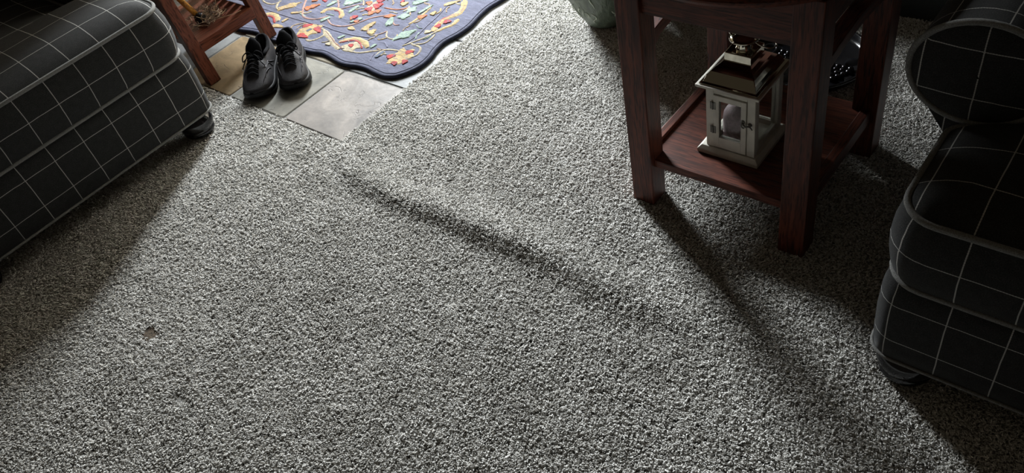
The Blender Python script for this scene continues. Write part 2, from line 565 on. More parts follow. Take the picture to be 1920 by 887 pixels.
e = 0.004
nx = -(carpet_h(px + e, py) - carpet_h(px - e, py)) / (2 * e)
ny = -(carpet_h(px, py + e) - carpet_h(px, py - e)) / (2 * e)
def vnoise(x, y, sc, seed):
    r = np.random.default_rng(seed).random((64, 64))
    X, Y = (x * sc) % 63, (y * sc) % 63
    i, j = X.astype(int), Y.astype(int); fx, fy = X - i, Y - j
    fx, fy = fx * fx * (3 - 2 * fx), fy * fy * (3 - 2 * fy)
    i1, j1 = (i + 1) % 64, (j + 1) % 64
    return (r[j, i] * (1 - fx) + r[j, i1] * fx) * (1 - fy) + (r[j1, i] * (1 - fx) + r[j1, i1] * fx) * fy
# pile lies over in slowly turning directions, with brushed patches
head = 5.2 + 2.2 * (vnoise(px + 5, py + 5, 3.0, 1) - 0.5) + 1.4 * (vnoise(px + 5, py + 5, 14.0, 2) - 0.5) + rng.normal(0, 0.75, n)
lean = 0.18 + 0.45 * vnoise(px + 5, py + 5, 9.0, 3) + rng.normal(0, 0.12, n)
tx = np.cos(head) * lean + nx; ty = np.sin(head) * lean + ny
# euler XYZ that takes +Z to (tx, ty, 1)
L_ = np.sqrt(tx * tx + ty * ty + 1)
ax_, ay_, az_ = tx / L_, ty / L_, 1 / L_
rot = np.zeros((n, 3), np.float32)
# R = Rz*Ry*Rx with spin about own axis applied first is not an Euler: use tilt by azimuth and counter-spin
azm = np.arctan2(ty, tx)
rot[:, 0] = 0.0
rot[:, 1] = np.arctan(np.hypot(tx, ty))
rot[:, 2] = azm
scl = (rng.uniform(0.82, 1.18, n) * (0.92 + 0.2 * vnoise(px + 5, py + 5, 40.0, 5))).astype(np.float32)
scl *= np.where(np.hypot((px + 1.551) / 0.03, (py - 0.233) / 0.022) < 1, 0.7, 1.0).astype(np.float32)
tint = np.clip(0.5 + rng.normal(0, 0.22, n) + 0.35 * (vnoise(px + 5, py + 5, 22.0, 6) - 0.5), 0, 1).astype(np.float32)
me = bpy.data.meshes.new('carpet_pile')
me.vertices.add(n)
me.vertices.foreach_set('co', np.stack([px, py, pz], 1).astype(np.float32).ravel())
for nm, tp, arr, fld in (('rot', 'FLOAT_VECTOR', rot, 'vector'), ('scl', 'FLOAT', scl, 'value'), ('tint', 'FLOAT', tint, 'value')):
    at = me.attributes.new(nm, tp, 'POINT'); at.data.foreach_set(fld, arr.ravel())
at = me.attributes.new('var', 'INT', 'POINT'); at.data.foreach_set('value', rng.integers(0, NV, n).astype(np.int32))
at = me.attributes.new('spin', 'FLOAT', 'POINT'); at.data.foreach_set('value', rng.uniform(-0.7, 0.7, n).astype(np.float32))
me.materials.append(MAT['pile'])
pile = bpy.data.objects.new('carpet_pile', me)
col.objects.link(pile)
pile['kind'] = 'stuff'
tag(pile, 'grey flecked tufted carpet with a long raised ridge running across it', 'carpet')
ng = bpy.data.node_groups.new('pile_nodes', 'GeometryNodeTree')
ng.interface.new_socket('Geometry', in_out='INPUT', socket_type='NodeSocketGeometry')
ng.interface.new_socket('Geometry', in_out='OUTPUT', socket_type='NodeSocketGeometry')
gi, go = ng.nodes.new('NodeGroupInput'), ng.nodes.new('NodeGroupOutput')
iop = ng.nodes.new('GeometryNodeInstanceOnPoints')
ci = ng.nodes.new('GeometryNodeCollectionInfo')
ci.inputs['Collection'].default_value = tcoll
ci.inputs['Separate Children'].default_value = True
ci.inputs['Reset Children'].default_value = True
def nattr(name, tp):
    a = ng.nodes.new('GeometryNodeInputNamedAttribute'); a.data_type = tp
    a.inputs['Name'].default_value = name
    return a.outputs['Attribute']
e2r = ng.nodes.new('FunctionNodeEulerToRotation')
ng.links.new(nattr('rot', 'FLOAT_VECTOR'), e2r.inputs[0])
rr_ = ng.nodes.new('FunctionNodeRotateRotation'); rr_.rotation_space = 'LOCAL'
spin = ng.nodes.new('ShaderNodeCombineXYZ')
ng.links.new(nattr('spin', 'FLOAT'), spin.inputs[2])
s2r = ng.nodes.new('FunctionNodeEulerToRotation')
ng.links.new(spin.outputs[0], s2r.inputs[0])
ng.links.new(e2r.outputs[0], rr_.inputs[0]); ng.links.new(s2r.outputs[0], rr_.inputs[1])
ng.links.new(gi.outputs[0], iop.inputs['Points'])
ng.links.new(ci.outputs[0], iop.inputs['Instance'])
iop.inputs['Pick Instance'].default_value = True
ng.links.new(nattr('var', 'INT'), iop.inputs['Instance Index'])
ng.links.new(rr_.outputs[0], iop.inputs['Rotation'])
ng.links.new(nattr('scl', 'FLOAT'), iop.inputs['Scale'])
ng.links.new(iop.outputs[0], go.inputs[0])
pile.modifiers.new('pile', 'NODES').node_group = ng

# ------------------------------------------------------------------ tiled entry floor
ef = structure(MB().box(-3.45, CX - 0.001, CY + 0.001, 3.7, -0.03, -0.0035).build('floor_entry', 'grout'))
TS, TG = 0.305, 0.0075
tone_pick = {(0, 0): (0.40, 0.375, 0.35), (1, 0): (0.33, 0.325, 0.29), (2, 0): (0.42, 0.32, 0.20), (3, 0): (0.34, 0.36, 0.37),
             (0, 1): (0.33, 0.345, 0.35), (1, 1): (0.40, 0.36, 0.28), (2, 1): (0.36, 0.34, 0.29), (0, 2): (0.38, 0.39, 0.39), (3, 1): (0.40, 0.34, 0.25)}
def tile_mesh(w, d, seed):
    r = random.Random(seed)
    c = 0.010
    def ring(ins, z):
        x0, y0, x1, y1 = ins, ins, w - ins, d - ins
        P = []
        for (cx, cy, a0) in ((x1 - c, y0 + c, -90), (x1 - c, y1 - c, 0), (x0 + c, y1 - c, 90), (x0 + c, y0 + c, 180)):
            for k in range(3):
                a = math.radians(a0 + 45 * k)
                P.append((cx + c * math.cos(a) + r.uniform(-.0006, .0006), cy + c * math.sin(a) + r.uniform(-.0006, .0006), z))
        return P
    m = MB()
    rows = [ring(0, -0.006), ring(0, -0.0022), ring(0.003, 0.0)]
    m.grid(rows, True)
    nn = len(rows[0])
    m.f.append([2 * nn + k for k in range(nn)]); m.uv.append(None)
    return m
tmeshes = []
for k in range(4):
    t = tile_mesh(TS - TG, TS - TG, k).build('tile', 'tile', ef)
    tmeshes.append(t.data); bpy.data.objects.remove(t)
for i in range(7):
    for j in range(9):
        x0 = -2.214 - TS * (i - 1) - TS + TG / 2; y0 = 1.127 + TS * j + TG / 2
        if y0 + TS > 3.72 or x0 < -3.46:
            continue
        if i == 0:      # the row the carpet laps over is cut there
            t = tile_mesh(CX - 0.002 - x0, TS - TG, 9 + j).build('tile', 'tile', ef)
        else:
            t = bpy.data.objects.new('tile', tmeshes[(i * 3 + j) % 4])
            col.objects.link(t); t.parent = ef
        t.location = (x0, y0, 0)
        r = random.Random(i * 31 + j)
        c = tone_pick.get((i, j), r.choice([(0.37, 0.34, 0.29), (0.34, 0.34, 0.33), (0.40, 0.33, 0.24), (0.36, 0.37, 0.38)]))
        t['tone'] = [float(q) for q in c]

# ------------------------------------------------------------------ walls, door
WX = -3.45
w = MB()
w.box(WX - .12, WX, -1.6, 2.42, -0.03, 2.5); w.box(WX - .12, WX, 3.42, 3.7, -0.03, 2.5); w.box(WX - .12, WX, 2.42, 3.42, 2.16, 2.5)
structure(w.build('wall_left', 'wall'))
structure(MB().box(-1.8, 1.9, WALL_Y, WALL_Y + 0.12, -0.03, 2.5).build('wall_back', 'wall'))
structure(MB().box(WX, -1.8, 3.7, 3.82, -0.03, 2.5).build('wall_far', 'wall'))
structure(MB().box(-1.8, -1.68, WALL_Y + 0.12, 3.82, -0.03, 2.5).build('wall_return', 'wall'))
b = MB().box(-1.79, 1.9, WALL_Y - 0.016, WALL_Y, 0.0, 0.13)
structure(b.build('baseboard_back', 'trim', bevel=0.004))
structure(MB().box(WX, WX + .014, -1.6, 2.36, 0.0, 0.11).build('baseboard_left', 'trim', bevel=0.004))
d = structure(MB().box(WX - .09, WX - .03, 2.42, 3.42, 0.0, 0.30).build('door_1', 'doorpaint', bevel=0.004))
MB().box(WX - .09, WX - .03, 2.42, 2.51, 0.30, 2.16).build('stile', 'doorpaint', d, bevel=0.004)
MB().box(WX - .09, WX - .03, 3.33, 3.42, 0.30, 2.16).build('stile', 'doorpaint', d, bevel=0.004)
MB().box(WX - .09, WX - .03, 2.51, 3.33, 2.04, 2.16).build('top_rail', 'doorpaint', d, bevel=0.004)
MB().box(WX - .065, WX - .055, 2.51, 3.33, 0.30, 2.04).build('pane', 'glass', d)
MB().tube([(WX - .03, 2.465, 1.02), (WX + .015, 2.465, 1.02), (WX + .02, 2.475, 1.02), (WX + .02, 2.57, 1.02)], 0.009, 10).build('handle', 'nickel', d, smooth=True)

# ------------------------------------------------------------------ armchairs
SPC = 0.097
def outline_band(prof, zs, bulge, u_off, z_off):
    """closed outline (list of (u,v)) lofted through heights zs; returns rows + uvs"""
    P = np.array(prof)
    k0 = int(np.argmin(np.hypot(P[:, 0], P[:, 1] - P[:, 1].max())))      # seam at the back centre
    P = np.roll(P, -k0, 0)
    nxt = np.roll(P, -1, 0); prv = np.roll(P, 1, 0)
    t = nxt - prv; t /= np.linalg.norm(t, axis=1)[:, None]
    nrm = np.stack([t[:, 1], -t[:, 0]], 1)
    seg = np.hypot(*(nxt - P).T); arc = np.concatenate([[0], np.cumsum(seg)])
    arc = arc - arc[int(np.argmin(np.hypot(P[:, 0], P[:, 1] - P[:, 1].min())))]
    rows, uvs = [], []
    Pc = np.vstack([P, P[:1]]); nc = np.vstack([nrm, nrm[:1]])
    for z, bl in zip(zs, bulge):
        q = Pc + nc * bl
        rows.append([(a, b, z) for a, b in q]); uvs.append([(s + u_off, z + z_off) for s in arc])
    return rows, uvs

def armchair(name, label, loc, rz, phase):
    T = thing(name, label, 'armchair', loc, rz, 'matching windowpane-check armchairs')
    HW, EAR, NW, D, RC = 0.46, 0.272, 0.325, 0.80, 0.065
    def half(v):
        if v < RC:
            w = HW - RC + math.sqrt(max(0, RC * RC - (RC - v) ** 2))
        elif v <= EAR:
            rb = 0.035
            q = EAR - v
            w = HW if q > rb else HW - rb + math.sqrt(max(0, rb * rb - (rb - q) ** 2))
        else:
            w = NW
        return w
    vs = [0, .002, .006, .013, .022, .034, .048, .065, .085, .11, .14, .17, .2, .22, .237, .247, .257, .265, .270, .272, .2745, .30, .34, .4, .46, .52, .6, .68, .75, .79, .80]
    ZT, ZB = 0.452, 0.292
    NCOL = 37
    rows, uvs = [], []
    for v in vs:
        w = half(v); r, q = [], []
        for k in range(NCOL):
            s = -1 + 2 * k / (NCOL - 1)
            s = math.sin(s * PI / 2) * 0.75 + s * 0.25
            x = s * w
            dist = min(v, w - abs(x), D - v)
            z = ZT + 0.046 * (1 - math.exp(-dist / 0.055)) + 0.004 * math.sin(x * 9) * math.sin(v * 11 + 1) * min(1, dist / 0.1)
            r.append((x, v, z)); q.append((x + phase, v - 0.088))
        rows.append(r); uvs.append(q)
    cush = MB().grid(rows, uvs=uvs)
    # outline, counter-clockwise seen from above, starting at the front centre
    loop = [(-half(vs[0]) * (1 - 2 * k / 14), vs[0]) for k in range(7, 15)]
    loop += [(half(v), v) for v in vs[1:]]
    loop += [(-half(v), v) for v in vs[::-1]]
    loop += [(-half(vs[0]) * (1 - 2 * k / 14), vs[0]) for k in range(1, 7)]
    out = []
    for p in loop:
        if not out or math.hypot(p[0] - out[-1][0], p[1] - out[-1][1]) > 1e-4:
            out.append(p)
    loop = out
    zs = [ZT, ZT - .02, ZT - .05, (ZT + ZB) / 2, ZB + .05, ZB + .02, ZB]
    r2, u2 = outline_band(loop, zs, [0, .008, .015, .017, .015, .009, 0], phase, -0.377)
    cush.grid(r2, uvs=u2)
    co = cush.build('seat_cushion', 'plaid', T, smooth=True)
    # underside
    def dense(lp, z, off=0.0):
        return [(a, b, z) for a, b in lp]
    MB().tube(dense(loop, ZT + 0.001), 0.0062, 8, True).build('piping', 'piping', co, smooth=True)
    MB().tube(dense([(a * 1.004, b - 0.001) for a, b in loop], ZB), 0.0058, 8, True).build('piping', 'piping', co, smooth=True)
    # upholstered base
    bl = []
    rb = 0.05
    BW, BD = 0.468, 0.84
    for k in range(0, 9):
        bl.append(((BW - rb) * k / 8, -0.004))
    for k in range(1, 7):
        a = -PI / 2 + k * PI / 12
        bl.append((BW - rb + rb * math.cos(a), rb - .004 + rb * math.sin(a)))
    for k in range(1, 9):
        bl.append((BW, rb + (BD - rb) * k / 8))
    for k in range(1, 13):
        bl.append((BW - 2 * BW * k / 12, BD))
    for k in range(1, 9):
        bl.append((-BW, BD - (BD - rb) * k / 8))
    for k in range(1, 7):
        a = PI + k * PI / 12
        bl.append((-BW + rb + rb * math.cos(a), rb - .004 + rb * math.sin(a)))
    for k in range(1, 8):
        bl.append((-(BW - rb) * (1 - k / 8), -0.004))
    r3, u3 = outline_band(bl, [0.298, .287, .255, .19, .12, .085, .080], [-.03, -.006, 0.001, 0.003, .001, -.002, -.012], phase, -0.237)
    bs = MB().grid(r3, uvs=u3)
    nb = len(r3[0])
    bs.f.append(list(range(nb - 1))); bs.uv.append([u3[0][k] for k in range(nb - 1)])
    bs.f.append([6 * nb + k for k in range(nb - 1)]); bs.uv.append([u3[6][k] for k in range(nb - 1)])
    bo = bs.build('seat_base', 'plaid', T, smooth=True)
    MB().tube([(a * 1.0, b, 0.082) for a, b in bl], 0.0038, 6, True).build('hem_welt', 'piping', bo, smooth=True)
    # rolled arms
    for sgn in (-1, 1):
        cu, cz, rx, rz_ = 0.437, 0.560, 0.118, 0.102
        prof = []
        for k in range(0, 29):
            a = math.radians(-62 + (360 - 56) * k / 28 - 0)
            # from inner lower neck over the top to the outer lower neck
            a = math.radians(180 + 52 - (360 - 104) * k / 28 - 0)
            prof.append((cu + rx * math.cos(a), cz + rz_ * math.sin(a)))
        prof = [(cu - 0.085, 0.29)] + prof + [(cu + 0.022, 0.40), (cu + 0.022, 0.29)]
        arc = [0]
        for k in range(1, len(prof)):
            arc.append(arc[-1] + math.hypot(prof[k][0] - prof[k - 1][0], prof[k][1] - prof[k - 1][1]))
        V0 = 0.283
        rws, uvv = [], []
        for v, ins in ((V0, 0.0), (V0 + .05, 0), (.45, 0), (.65, 0), (.83, 0)):
            rws.append([(sgn * p[0], v, p[1]) for p in prof]); uvv.append([(s + 0.05, v - V0 - 0.045) for s in arc])
        am = MB().grid(rws, uvs=uvv)
        o = len(am.v)
        am.add([(sgn * p[0], V0, p[1]) for p in prof], [tuple(range(len(prof)))], [(sgn * p[0] + phase + 0.04, p[1] - 0.505) for p in prof])
        am.add([(sgn * p[0], .83, p[1]) for p in prof], [tuple(range(len(prof)))], [(sgn * p[0], p[1]) for p in prof])
        ao = am.build('arm', 'plaid', T)
        for pf in ao.data.polygons:
            pf.use_smooth = len(pf.vertices) == 4
        pl_ = [(sgn * (cu + rx * math.cos(2 * PI * k / 40)), V0 - 0.002, cz + rz_ * math.sin(2 * PI * k / 40)) for k in range(40)]
        MB().tube(pl_, 0.0062, 8, True).build('piping', 'piping', ao, smooth=True)
        # oval front panel, slightly padded
        pan = MB()
        ring_rows, ring_uv = [], []
        for f_, dv in ((1.0, 0.0), (0.9, -.007), (0.6, -.011), (0.3, -.012), (0.02, -.012)):
            ring_rows.append([(sgn * (cu + rx * f_ * math.cos(2 * PI * k / 40)), V0 + dv, cz + rz_ * f_ * math.sin(2 * PI * k / 40)) for k in range(40)])
            ring_uv.append([(sgn * (cu + rx * f_ * math.cos(2 * PI * k / 40)) + phase, cz + rz_ * f_ * math.sin(2 * PI * k / 40) - 0.515) for k in range(40)])
        pan.grid(ring_rows, True, uvs=ring_uv)
        pan.build('arm_panel', 'plaid', ao, smooth=True)
    # backrest with rounded top, and loose back cushion
    def block(nm, u1, v0, v1, z0, z1, lean, rad, ph):
        loop2 = []
        for (cx, cz_, a0) in ((u1 - rad, z0 + rad, -90), (u1 - rad, z1 - rad, 0), (-u1 + rad, z1 - rad, 90), (-u1 + rad, z0 + rad, 180)):
            for k in range(6):
                a = math.radians(a0 + 18 * k)
                loop2.append((cx + rad * math.cos(a), cz_ + rad * math.sin(a)))
        m = MB(); rws, uvv = [], []
        arc2 = [0]
        lc = loop2 + loop2[:1]
        for k in range(1, len(lc)):
            arc2.append(arc2[-1] + math.dist(lc[k], lc[k - 1]))
        for t, ins in ((0, .035), (.06, .012), (.2, 0), (.8, 0), (.94, .012), (1, .035)):
            sc_ = 1 - ins / u1
            rws.append([(a * sc_, v0 + (v1 - v0) * t + lean * (b - z0), z0 + (b - z0) * sc_) for a, b in lc])
            uvv.append([(s, (v1 - v0) * t) for s in arc2])
        m.grid(rws, uvs=uvv)
        for rr in (rws[0], rws[-1]):
            m.add(rr[:-1], [tuple(range(len(rr) - 1))], [(p[0] + ph, p[2] - 0.03) for p in rr[:-1]])
        return m.build(nm, 'plaid', T, smooth=False, bevel=0)
    block('backrest', 0.44, 0.68, 0.88, 0.28, 0.95, 0.10, 0.09, phase)
    bc = block('back_cushion', 0.325, 0.52, 0.70, 0.47, 0.90, 0.14, 0.06, phase)
    # bun feet
    for (u, v) in ((-0.397, 0.050), (0.397, 0.050), (-0.39, 0.77), (0.39, 0.77)):
        MB().lathe([(0.001, 0.005), (0.044, 0.005), (0.050, 0.010), (0.053, 0.017), (0.052, 0.023), (0.049, 0.026), (0.056, 0.034), (0.060, 0.046), (0.060, 0.056), (0.056, 0.067), (0.048, 0.076), (0.044, 0.083)], 28, (u, v, 0.0)).build('foot', 'foot', T, smooth=True)
    return T

# left chair faces +X, its far end toward the tiles; right chair faces the ridge
armchair('armchair', 'charcoal windowpane-check armchair beside the tiled entry, its bun foot near the sneakers',
         (-2.385, 0.545, 0), PI / 2, SPC * 5 - 0.436 - 0.0)
armchair('armchair', 'charcoal windowpane-check armchair beside the wooden end table, rolled arm turned to it',
         (0.203, 1.083, 0), 0.0, SPC * 5 - (SPC * 5 - 0.436))

# ------------------------------------------------------------------ end table
TB = (-0.7255, 1.547, 0.004)
T = thing('end_table', 'dark oak end table with square legs, round top and low shelf', 'table', TB)
def tpart(nm, m, mat, parent=T, bev=0.002, smooth=False, segs=2):
    return m.build(nm, mat, parent, smooth, bev, TB, segs=segs)
for x0, x1 in ((-0.956, -0.894), (-0.557, -0.495)):
    for y0, y1 in ((1.317, 1.377), (1.717, 1.777)):
        tpart('leg', MB().box(x0, x1, y0, y1, 0.004, 0.675), 'oak_Z', bev=0.003)
tpart('front_apron', MB().box(-0.894, -0.557, 1.329, 1.349, 0.560, 0.675), 'oak_X')
tpart('back_apron', MB().box(-0.894, -0.557, 1.745, 1.765, 0.560, 0.675), 'oak_X')
tpart('side_apron', MB().box(-0.948, -0.928, 1.377, 1.717, 0.585, 0.675), 'oak_Y')
tpart('side_apron', MB().box(-0.523, -0.503, 1.377, 1.717, 0.585, 0.675), 'oak_Y')
for x0, x1 in ((-0.946, -0.912), (-0.543, -0.507)):
    z0 = 0.452 if x0 < -0.9 else 0.478
    m = MB(); rws = []
    for k in range(15):
        t = k / 14; y = 1.372 + 0.35 * t
        sag = 0.018 * (1 - (2 * t - 1) ** 2)
        rws.append([(x0, y, z0 + sag - 0.012), (x1, y, z0 + sag - 0.012), (x1, y, z0 + sag + 0.018), (x0, y, z0 + sag + 0.018)])
    m.grid(rws, True)
    tpart('side_rail', m, 'oak_Y')
m = MB(); m.add([(-0.94, 1.377, 0.40), (-0.915, 1.377, 0.40), (-0.915, 1.377, 0.450), (-0.94, 1.377, 0.450), (-0.94, 1.43, 0.446), (-0.915, 1.43, 0.446), (-0.915, 1.43, 0.456), (-0.94, 1.43, 0.456)],
                [(0, 1, 2, 3), (7, 6, 5, 4), (0, 4, 5, 1), (1, 5, 6, 2), (2, 6, 7, 3), (3, 7, 4, 0)])
tpart('corbel', m, 'oak_Y')
tpart('shelf', MB().box(-0.917, -0.533, 1.335, 1.745, 0.122, 0.145), 'oak_X')
tpart('shelf_rail', MB().box(-0.940, -0.917, 1.377, 1.717, 0.112, 0.153), 'oak_Y')
tpart('shelf_rail', MB().box(-0.533, -0.510, 1.377, 1.717, 0.112, 0.153), 'oak_Y')
top = MB().lathe([(0.001, 0.675), (0.315, 0.675), (0.325, 0.680), (0.330, 0.688), (0.330, 0.692), (0.325, 0.700), (0.318, 0.703), (0.001, 0.703)], 72, (TB[0], TB[1], 0))
tpart('tabletop', top, 'oak_X', bev=0)

# ------------------------------------------------------------------ candle lantern on the shelf
LZ = 0.145
LC = (-0.7375, 1.4935, LZ)
Ln = thing('candle_lantern', 'white wooden candle lantern with polished metal roof on table shelf', 'lantern', LC)
def lpart(nm, m, mat, parent=Ln, bev=0.0012, smooth=False):
    return m.build(nm, mat, parent, smooth, bev, LC)
b0 = MB()
b0.hexa([(-.817, 1.410, .146), (-.658, 1.410, .146), (-.658, 1.577, .146), (-.817, 1.577, .146)], [(-.817, 1.410, .157), (-.658, 1.410, .157), (-.658, 1.577, .157), (-.817, 1.577, .157)])
b0.hexa([(-.817, 1.410, .157), (-.658, 1.410, .157), (-.658, 1.577, .157), (-.817, 1.577, .157)], [(-.808, 1.418, .166), (-.667, 1.418, .166), (-.667, 1.569, .166), (-.808, 1.569, .166)])
lpart('base', b0, 'white')
for x0 in (-.797, -.692):
    for y0 in (1.422, 1.545):
        lpart('post', MB().box(x0, x0 + .020, y0, y0 + .020, .166, .336), 'white')
for x0 in (-.797, -.692):       # glazed side walls: rails between posts
    lpart('side_rail', MB().box(x0 + .004, x0 + .016, 1.442, 1.545, .166, .182), 'white')
    lpart('side_rail', MB().box(x0 + .004, x0 + .016, 1.442, 1.545, .320, .336), 'white')
    lpart('pane', MB().box(x0 + .0085, x0 + .0115, 1.442, 1.545, .182, .320), 'glass', bev=0)
lpart('back_rail', MB().box(-.777, -.692, 1.549, 1.561, .166, .182), 'white')
lpart('back_rail', MB().box(-.777, -.692, 1.549, 1.561, .320, .336), 'white')
lpart('pane', MB().box(-.777, -.692, 1.5535, 1.5565, .182, .320), 'glass', bev=0)
lpart('lintel', MB().box(-.777, -.692, 1.422, 1.436, .3235, .336), 'white')
dr = MB()
dr.box(-.776, -.762, 1.4185, 1.4315, .170, .322); dr.box(-.706, -.693, 1.4185, 1.4315, .170, .322)
dr.box(-.762, -.706, 1.4185, 1.4315, .170, .201); dr.box(-.762, -.706, 1.4185, 1.4315, .308, .322)
door = lpart('door', dr, 'white', bev=0.0008)
lpart('pane', MB().box(-.762, -.706, 1.4235, 1.4265, .201, .308), 'glass', door, 0)
for z in (.222, .292):
    h = MB().box(-.784, -.770, 1.4172, 1.4186, z - .010, z + .010)
    h.tube([(-.777, 1.4168, z - .010), (-.777, 1.4168, z + .010)], .0017, 8)
    lpart('hinge', h, 'iron', door, 0)
la = MB()
la.lathe([(.0005, .003), (.004, .0028), (.0055, .001), (.0055, 0)], 14, (0, 0, 0))
la.v = [(-.7005 + x, 1.4185 - z, .268 + y) for x, y, z in la.v]
la.tube([(-.7005, 1.4150, .268), (-.697, 1.4140, .262), (-.691, 1.4135, .259), (-.685, 1.4140, .262), (-.680, 1.4150, .260), (-.676, 1.4160, .253)], [.0018, .0022, .0022, .002, .0018, .0012], 8)
la.tube([(-.7005, 1.4150, .268), (-.703, 1.4145, .260), (-.700, 1.4145, .254), (-.695, 1.4145, .254)], .0017, 8)
l2 = MB().lathe([(.0005, .003), (.004, .0028), (.005, .001), (.005, 0)], 14, (0, 0, 0))
la.add([(-.684 + x, 1.4225 - z, .262 + y) for x, y, z in l2.v], l2.f)
lpart('latch', la, 'iron', door, 0, True)
tp = MB()
tp.hexa([(-.806, 1.416, .336), (-.669, 1.416, .336), (-.669, 1.571, .336), (-.806, 1.571, .336)], [(-.817, 1.408, .342), (-.658, 1.408, .342), (-.658, 1.579, .342), (-.817, 1.579, .342)])
tp.hexa([(-.817, 1.408, .342), (-.658, 1.408, .342), (-.658, 1.579, .342), (-.817, 1.579, .342)], [(-.817, 1.408, .348), (-.658, 1.408, .348), (-.658, 1.579, .348), (-.817, 1.579, .348)])
lpart('top_plate', tp, 'white')
prof = [(.0725, .080, .3485), (.0725, .080, .3515), (.0655, .073, .3525), (.0640, .071, .358), (.0610, .067, .366), (.0540, .059, .375), (.0460, .049, .383), (.0380, .040, .3895), (.0335, .0345, .394), (.0325, .0335, .396), (.0325, .0335, .414), (.0305, .0315, .416), (.002, .002, .4162)]
roof = MB()
cx, cy = LC[0], LC[1]
SEG = 6
rows = []
for hx, hy, z in prof:
    cs = [(-hx, -hy), (hx, -hy), (hx, hy), (-hx, hy)]
    rows.append([(cx + x, cy + y, z) for x, y in cs])
roof.grid(rows, True)
rf = lpart('roof', roof, 'nickel', bev=0.0012)
ch = MB().lathe([(.0195, .4162), (.0180, .420), (.0180, .436), (.0190, .438)], 24, (cx, cy, 0))
lpart('chimney', ch, 'nickel', rf, 0, True)
for k in range(8):
    a = 2 * PI * k / 8 + .3
    hcx, hcy = cx + .0182 * math.cos(a), cy + .0182 * math.sin(a)
    vm = MB().lathe([(.0003, .0004), (.0024, .0003), (.0026, 0)], 8, (0, 0, 0))
    R = Matrix.Rotation(a, 3, 'Z') @ Matrix.Rotation(PI / 2, 3, 'Y')
    vm.v = [tuple(R @ Vector(p) + Vector((hcx, hcy, .428))) for p in vm.v]
    lpart('vent_hole', vm, 'black_gloss', rf, 0)
cap = MB().lathe([(.018, .4375), (.031, .4385), (.0345, .441), (.0335, .444), (.026, .448), (.012, .4505), (.001, .451)], 32, (cx, cy, 0))
lpart('chimney_cap', cap, 'nickel', rf, 0, True)
ring = [(cx + .043 + .026 * math.cos(2 * PI * k / 28), cy + .012 + .020 * math.sin(2 * PI * k / 28), .4345 - .008 * math.cos(2 * PI * k / 28)) for k in range(28)]
lpart('ring_handle', MB().tube(ring, .0019, 8, True), 'nickel', rf, 0, True)
for sx in (-1, 1):
    lug = MB().tube([(cx + sx * .030, cy, .440), (cx + sx * .036, cy, .446), (cx + sx * .037, cy, .452), (cx + sx * .031, cy, .455)], .0028, 8)
    lpart('lug', lug, 'nickel', rf, 0, True)
cd = MB().lathe([(.001, .167), (.0345, .167), (.035, .170), (.035, .232), (.0335, .243), (.029, .252), (.020, .260), (.010, .266), (.006, .272), (.001, .274)], 28, (-.743, 1.479, 0))
C0 = (-.743, 1.479, .167)
cdo = thing('pillar_candle', 'mauve pillar candle with domed top inside the white lantern', 'candle', C0)
cd.build('wax', 'candle', cdo, True, 0, C0)
MB().tube([(-.743, 1.479, .272), (-.7427, 1.4792, .278), (-.7423, 1.479, .283)], .0016, 6).build('wick', 'wick', cdo, True, 0, C0)

# ------------------------------------------------------------------ black embossed tray on the carpet behind the table
DC = (-0.805, 2.045, 0.010)
Tr = thing('embossed_tray', 'round black glossy tray with raised grapes and leaves behind the table', 'tray', DC)
m = MB().lathe([(.001, .004), (.10, .004), (.148, .008), (.160, .018), (.166, .030), (.171, .033), (.175, .030), (.172, .020), (.160, .004), (.11, .000), (.001, .000)], 56, (0, 0, 0))
m.build('dish', 'tray_black', Tr, True)
rr = random.Random(5)
def sph(x, y, z, r, n=10):
    pr_ = [(max(.0002, r * math.sin(PI * k / 6)), -r * math.cos(PI * k / 6)) for k in range(7)]
    return MB().lathe(pr_, n, (x, y, z))
for gxy in ((.098, .000), (-.075, .01)):
    for row, cnt in enumerate((4, 4, 3, 2, 1)):
        for k in range(cnt):
            sph(gxy[0] + (k - (cnt - 1) / 2) * .018, gxy[1] - row * .016, .010, .0098).build('grape', 'tray_black', Tr, True)
for lx, ly, la_, ll in ((.100, .020, 1.0, .055), (.04, .035, 2.4, .05), (.125, -.045, .5, .03), (-.03, .055, 1.2, .05), (-.11, .05, 2.6, .045), (-.02, -.08, -1.8, .05), (-.10, -.07, -2.4, .04)):
    rows = []
    for i in range(7):
        t = i / 6; wv = .020 * math.sin(PI * min(.98, t + .04)) * (1 + .25 * (i % 2))
        px_, py_ = lx + ll * t * math.cos(la_), ly + ll * t * math.sin(la_)
        nx_, ny_ = -math.sin(la_), math.cos(la_)
        rows.append([(px_ + nx_ * wv * s, py_ + ny_ * wv * s, .0045 + .006 * (1 - abs(s)) + .002) for s in (-1, -.5, 0, .5, 1)])
    MB().grid(rows).build('leaf', 'tray_black', Tr, True)
for a0, flip in ((2.1, 1), (2.7, -1), (3.4, 1)):
    pts = []
    for k in range(26):
        t = k / 25; r_ = .034 * (1 - .75 * t)
        pts.append((.115 * math.cos(a0) + r_ * math.cos(a0 + flip * t * 8), .115 * math.sin(a0) + r_ * math.sin(a0 + flip * t * 8), .020 + .022 * math.sin(PI * t)))
    MB().tube(pts, .0055, 8).build('scroll', 'tray_black', Tr, True)

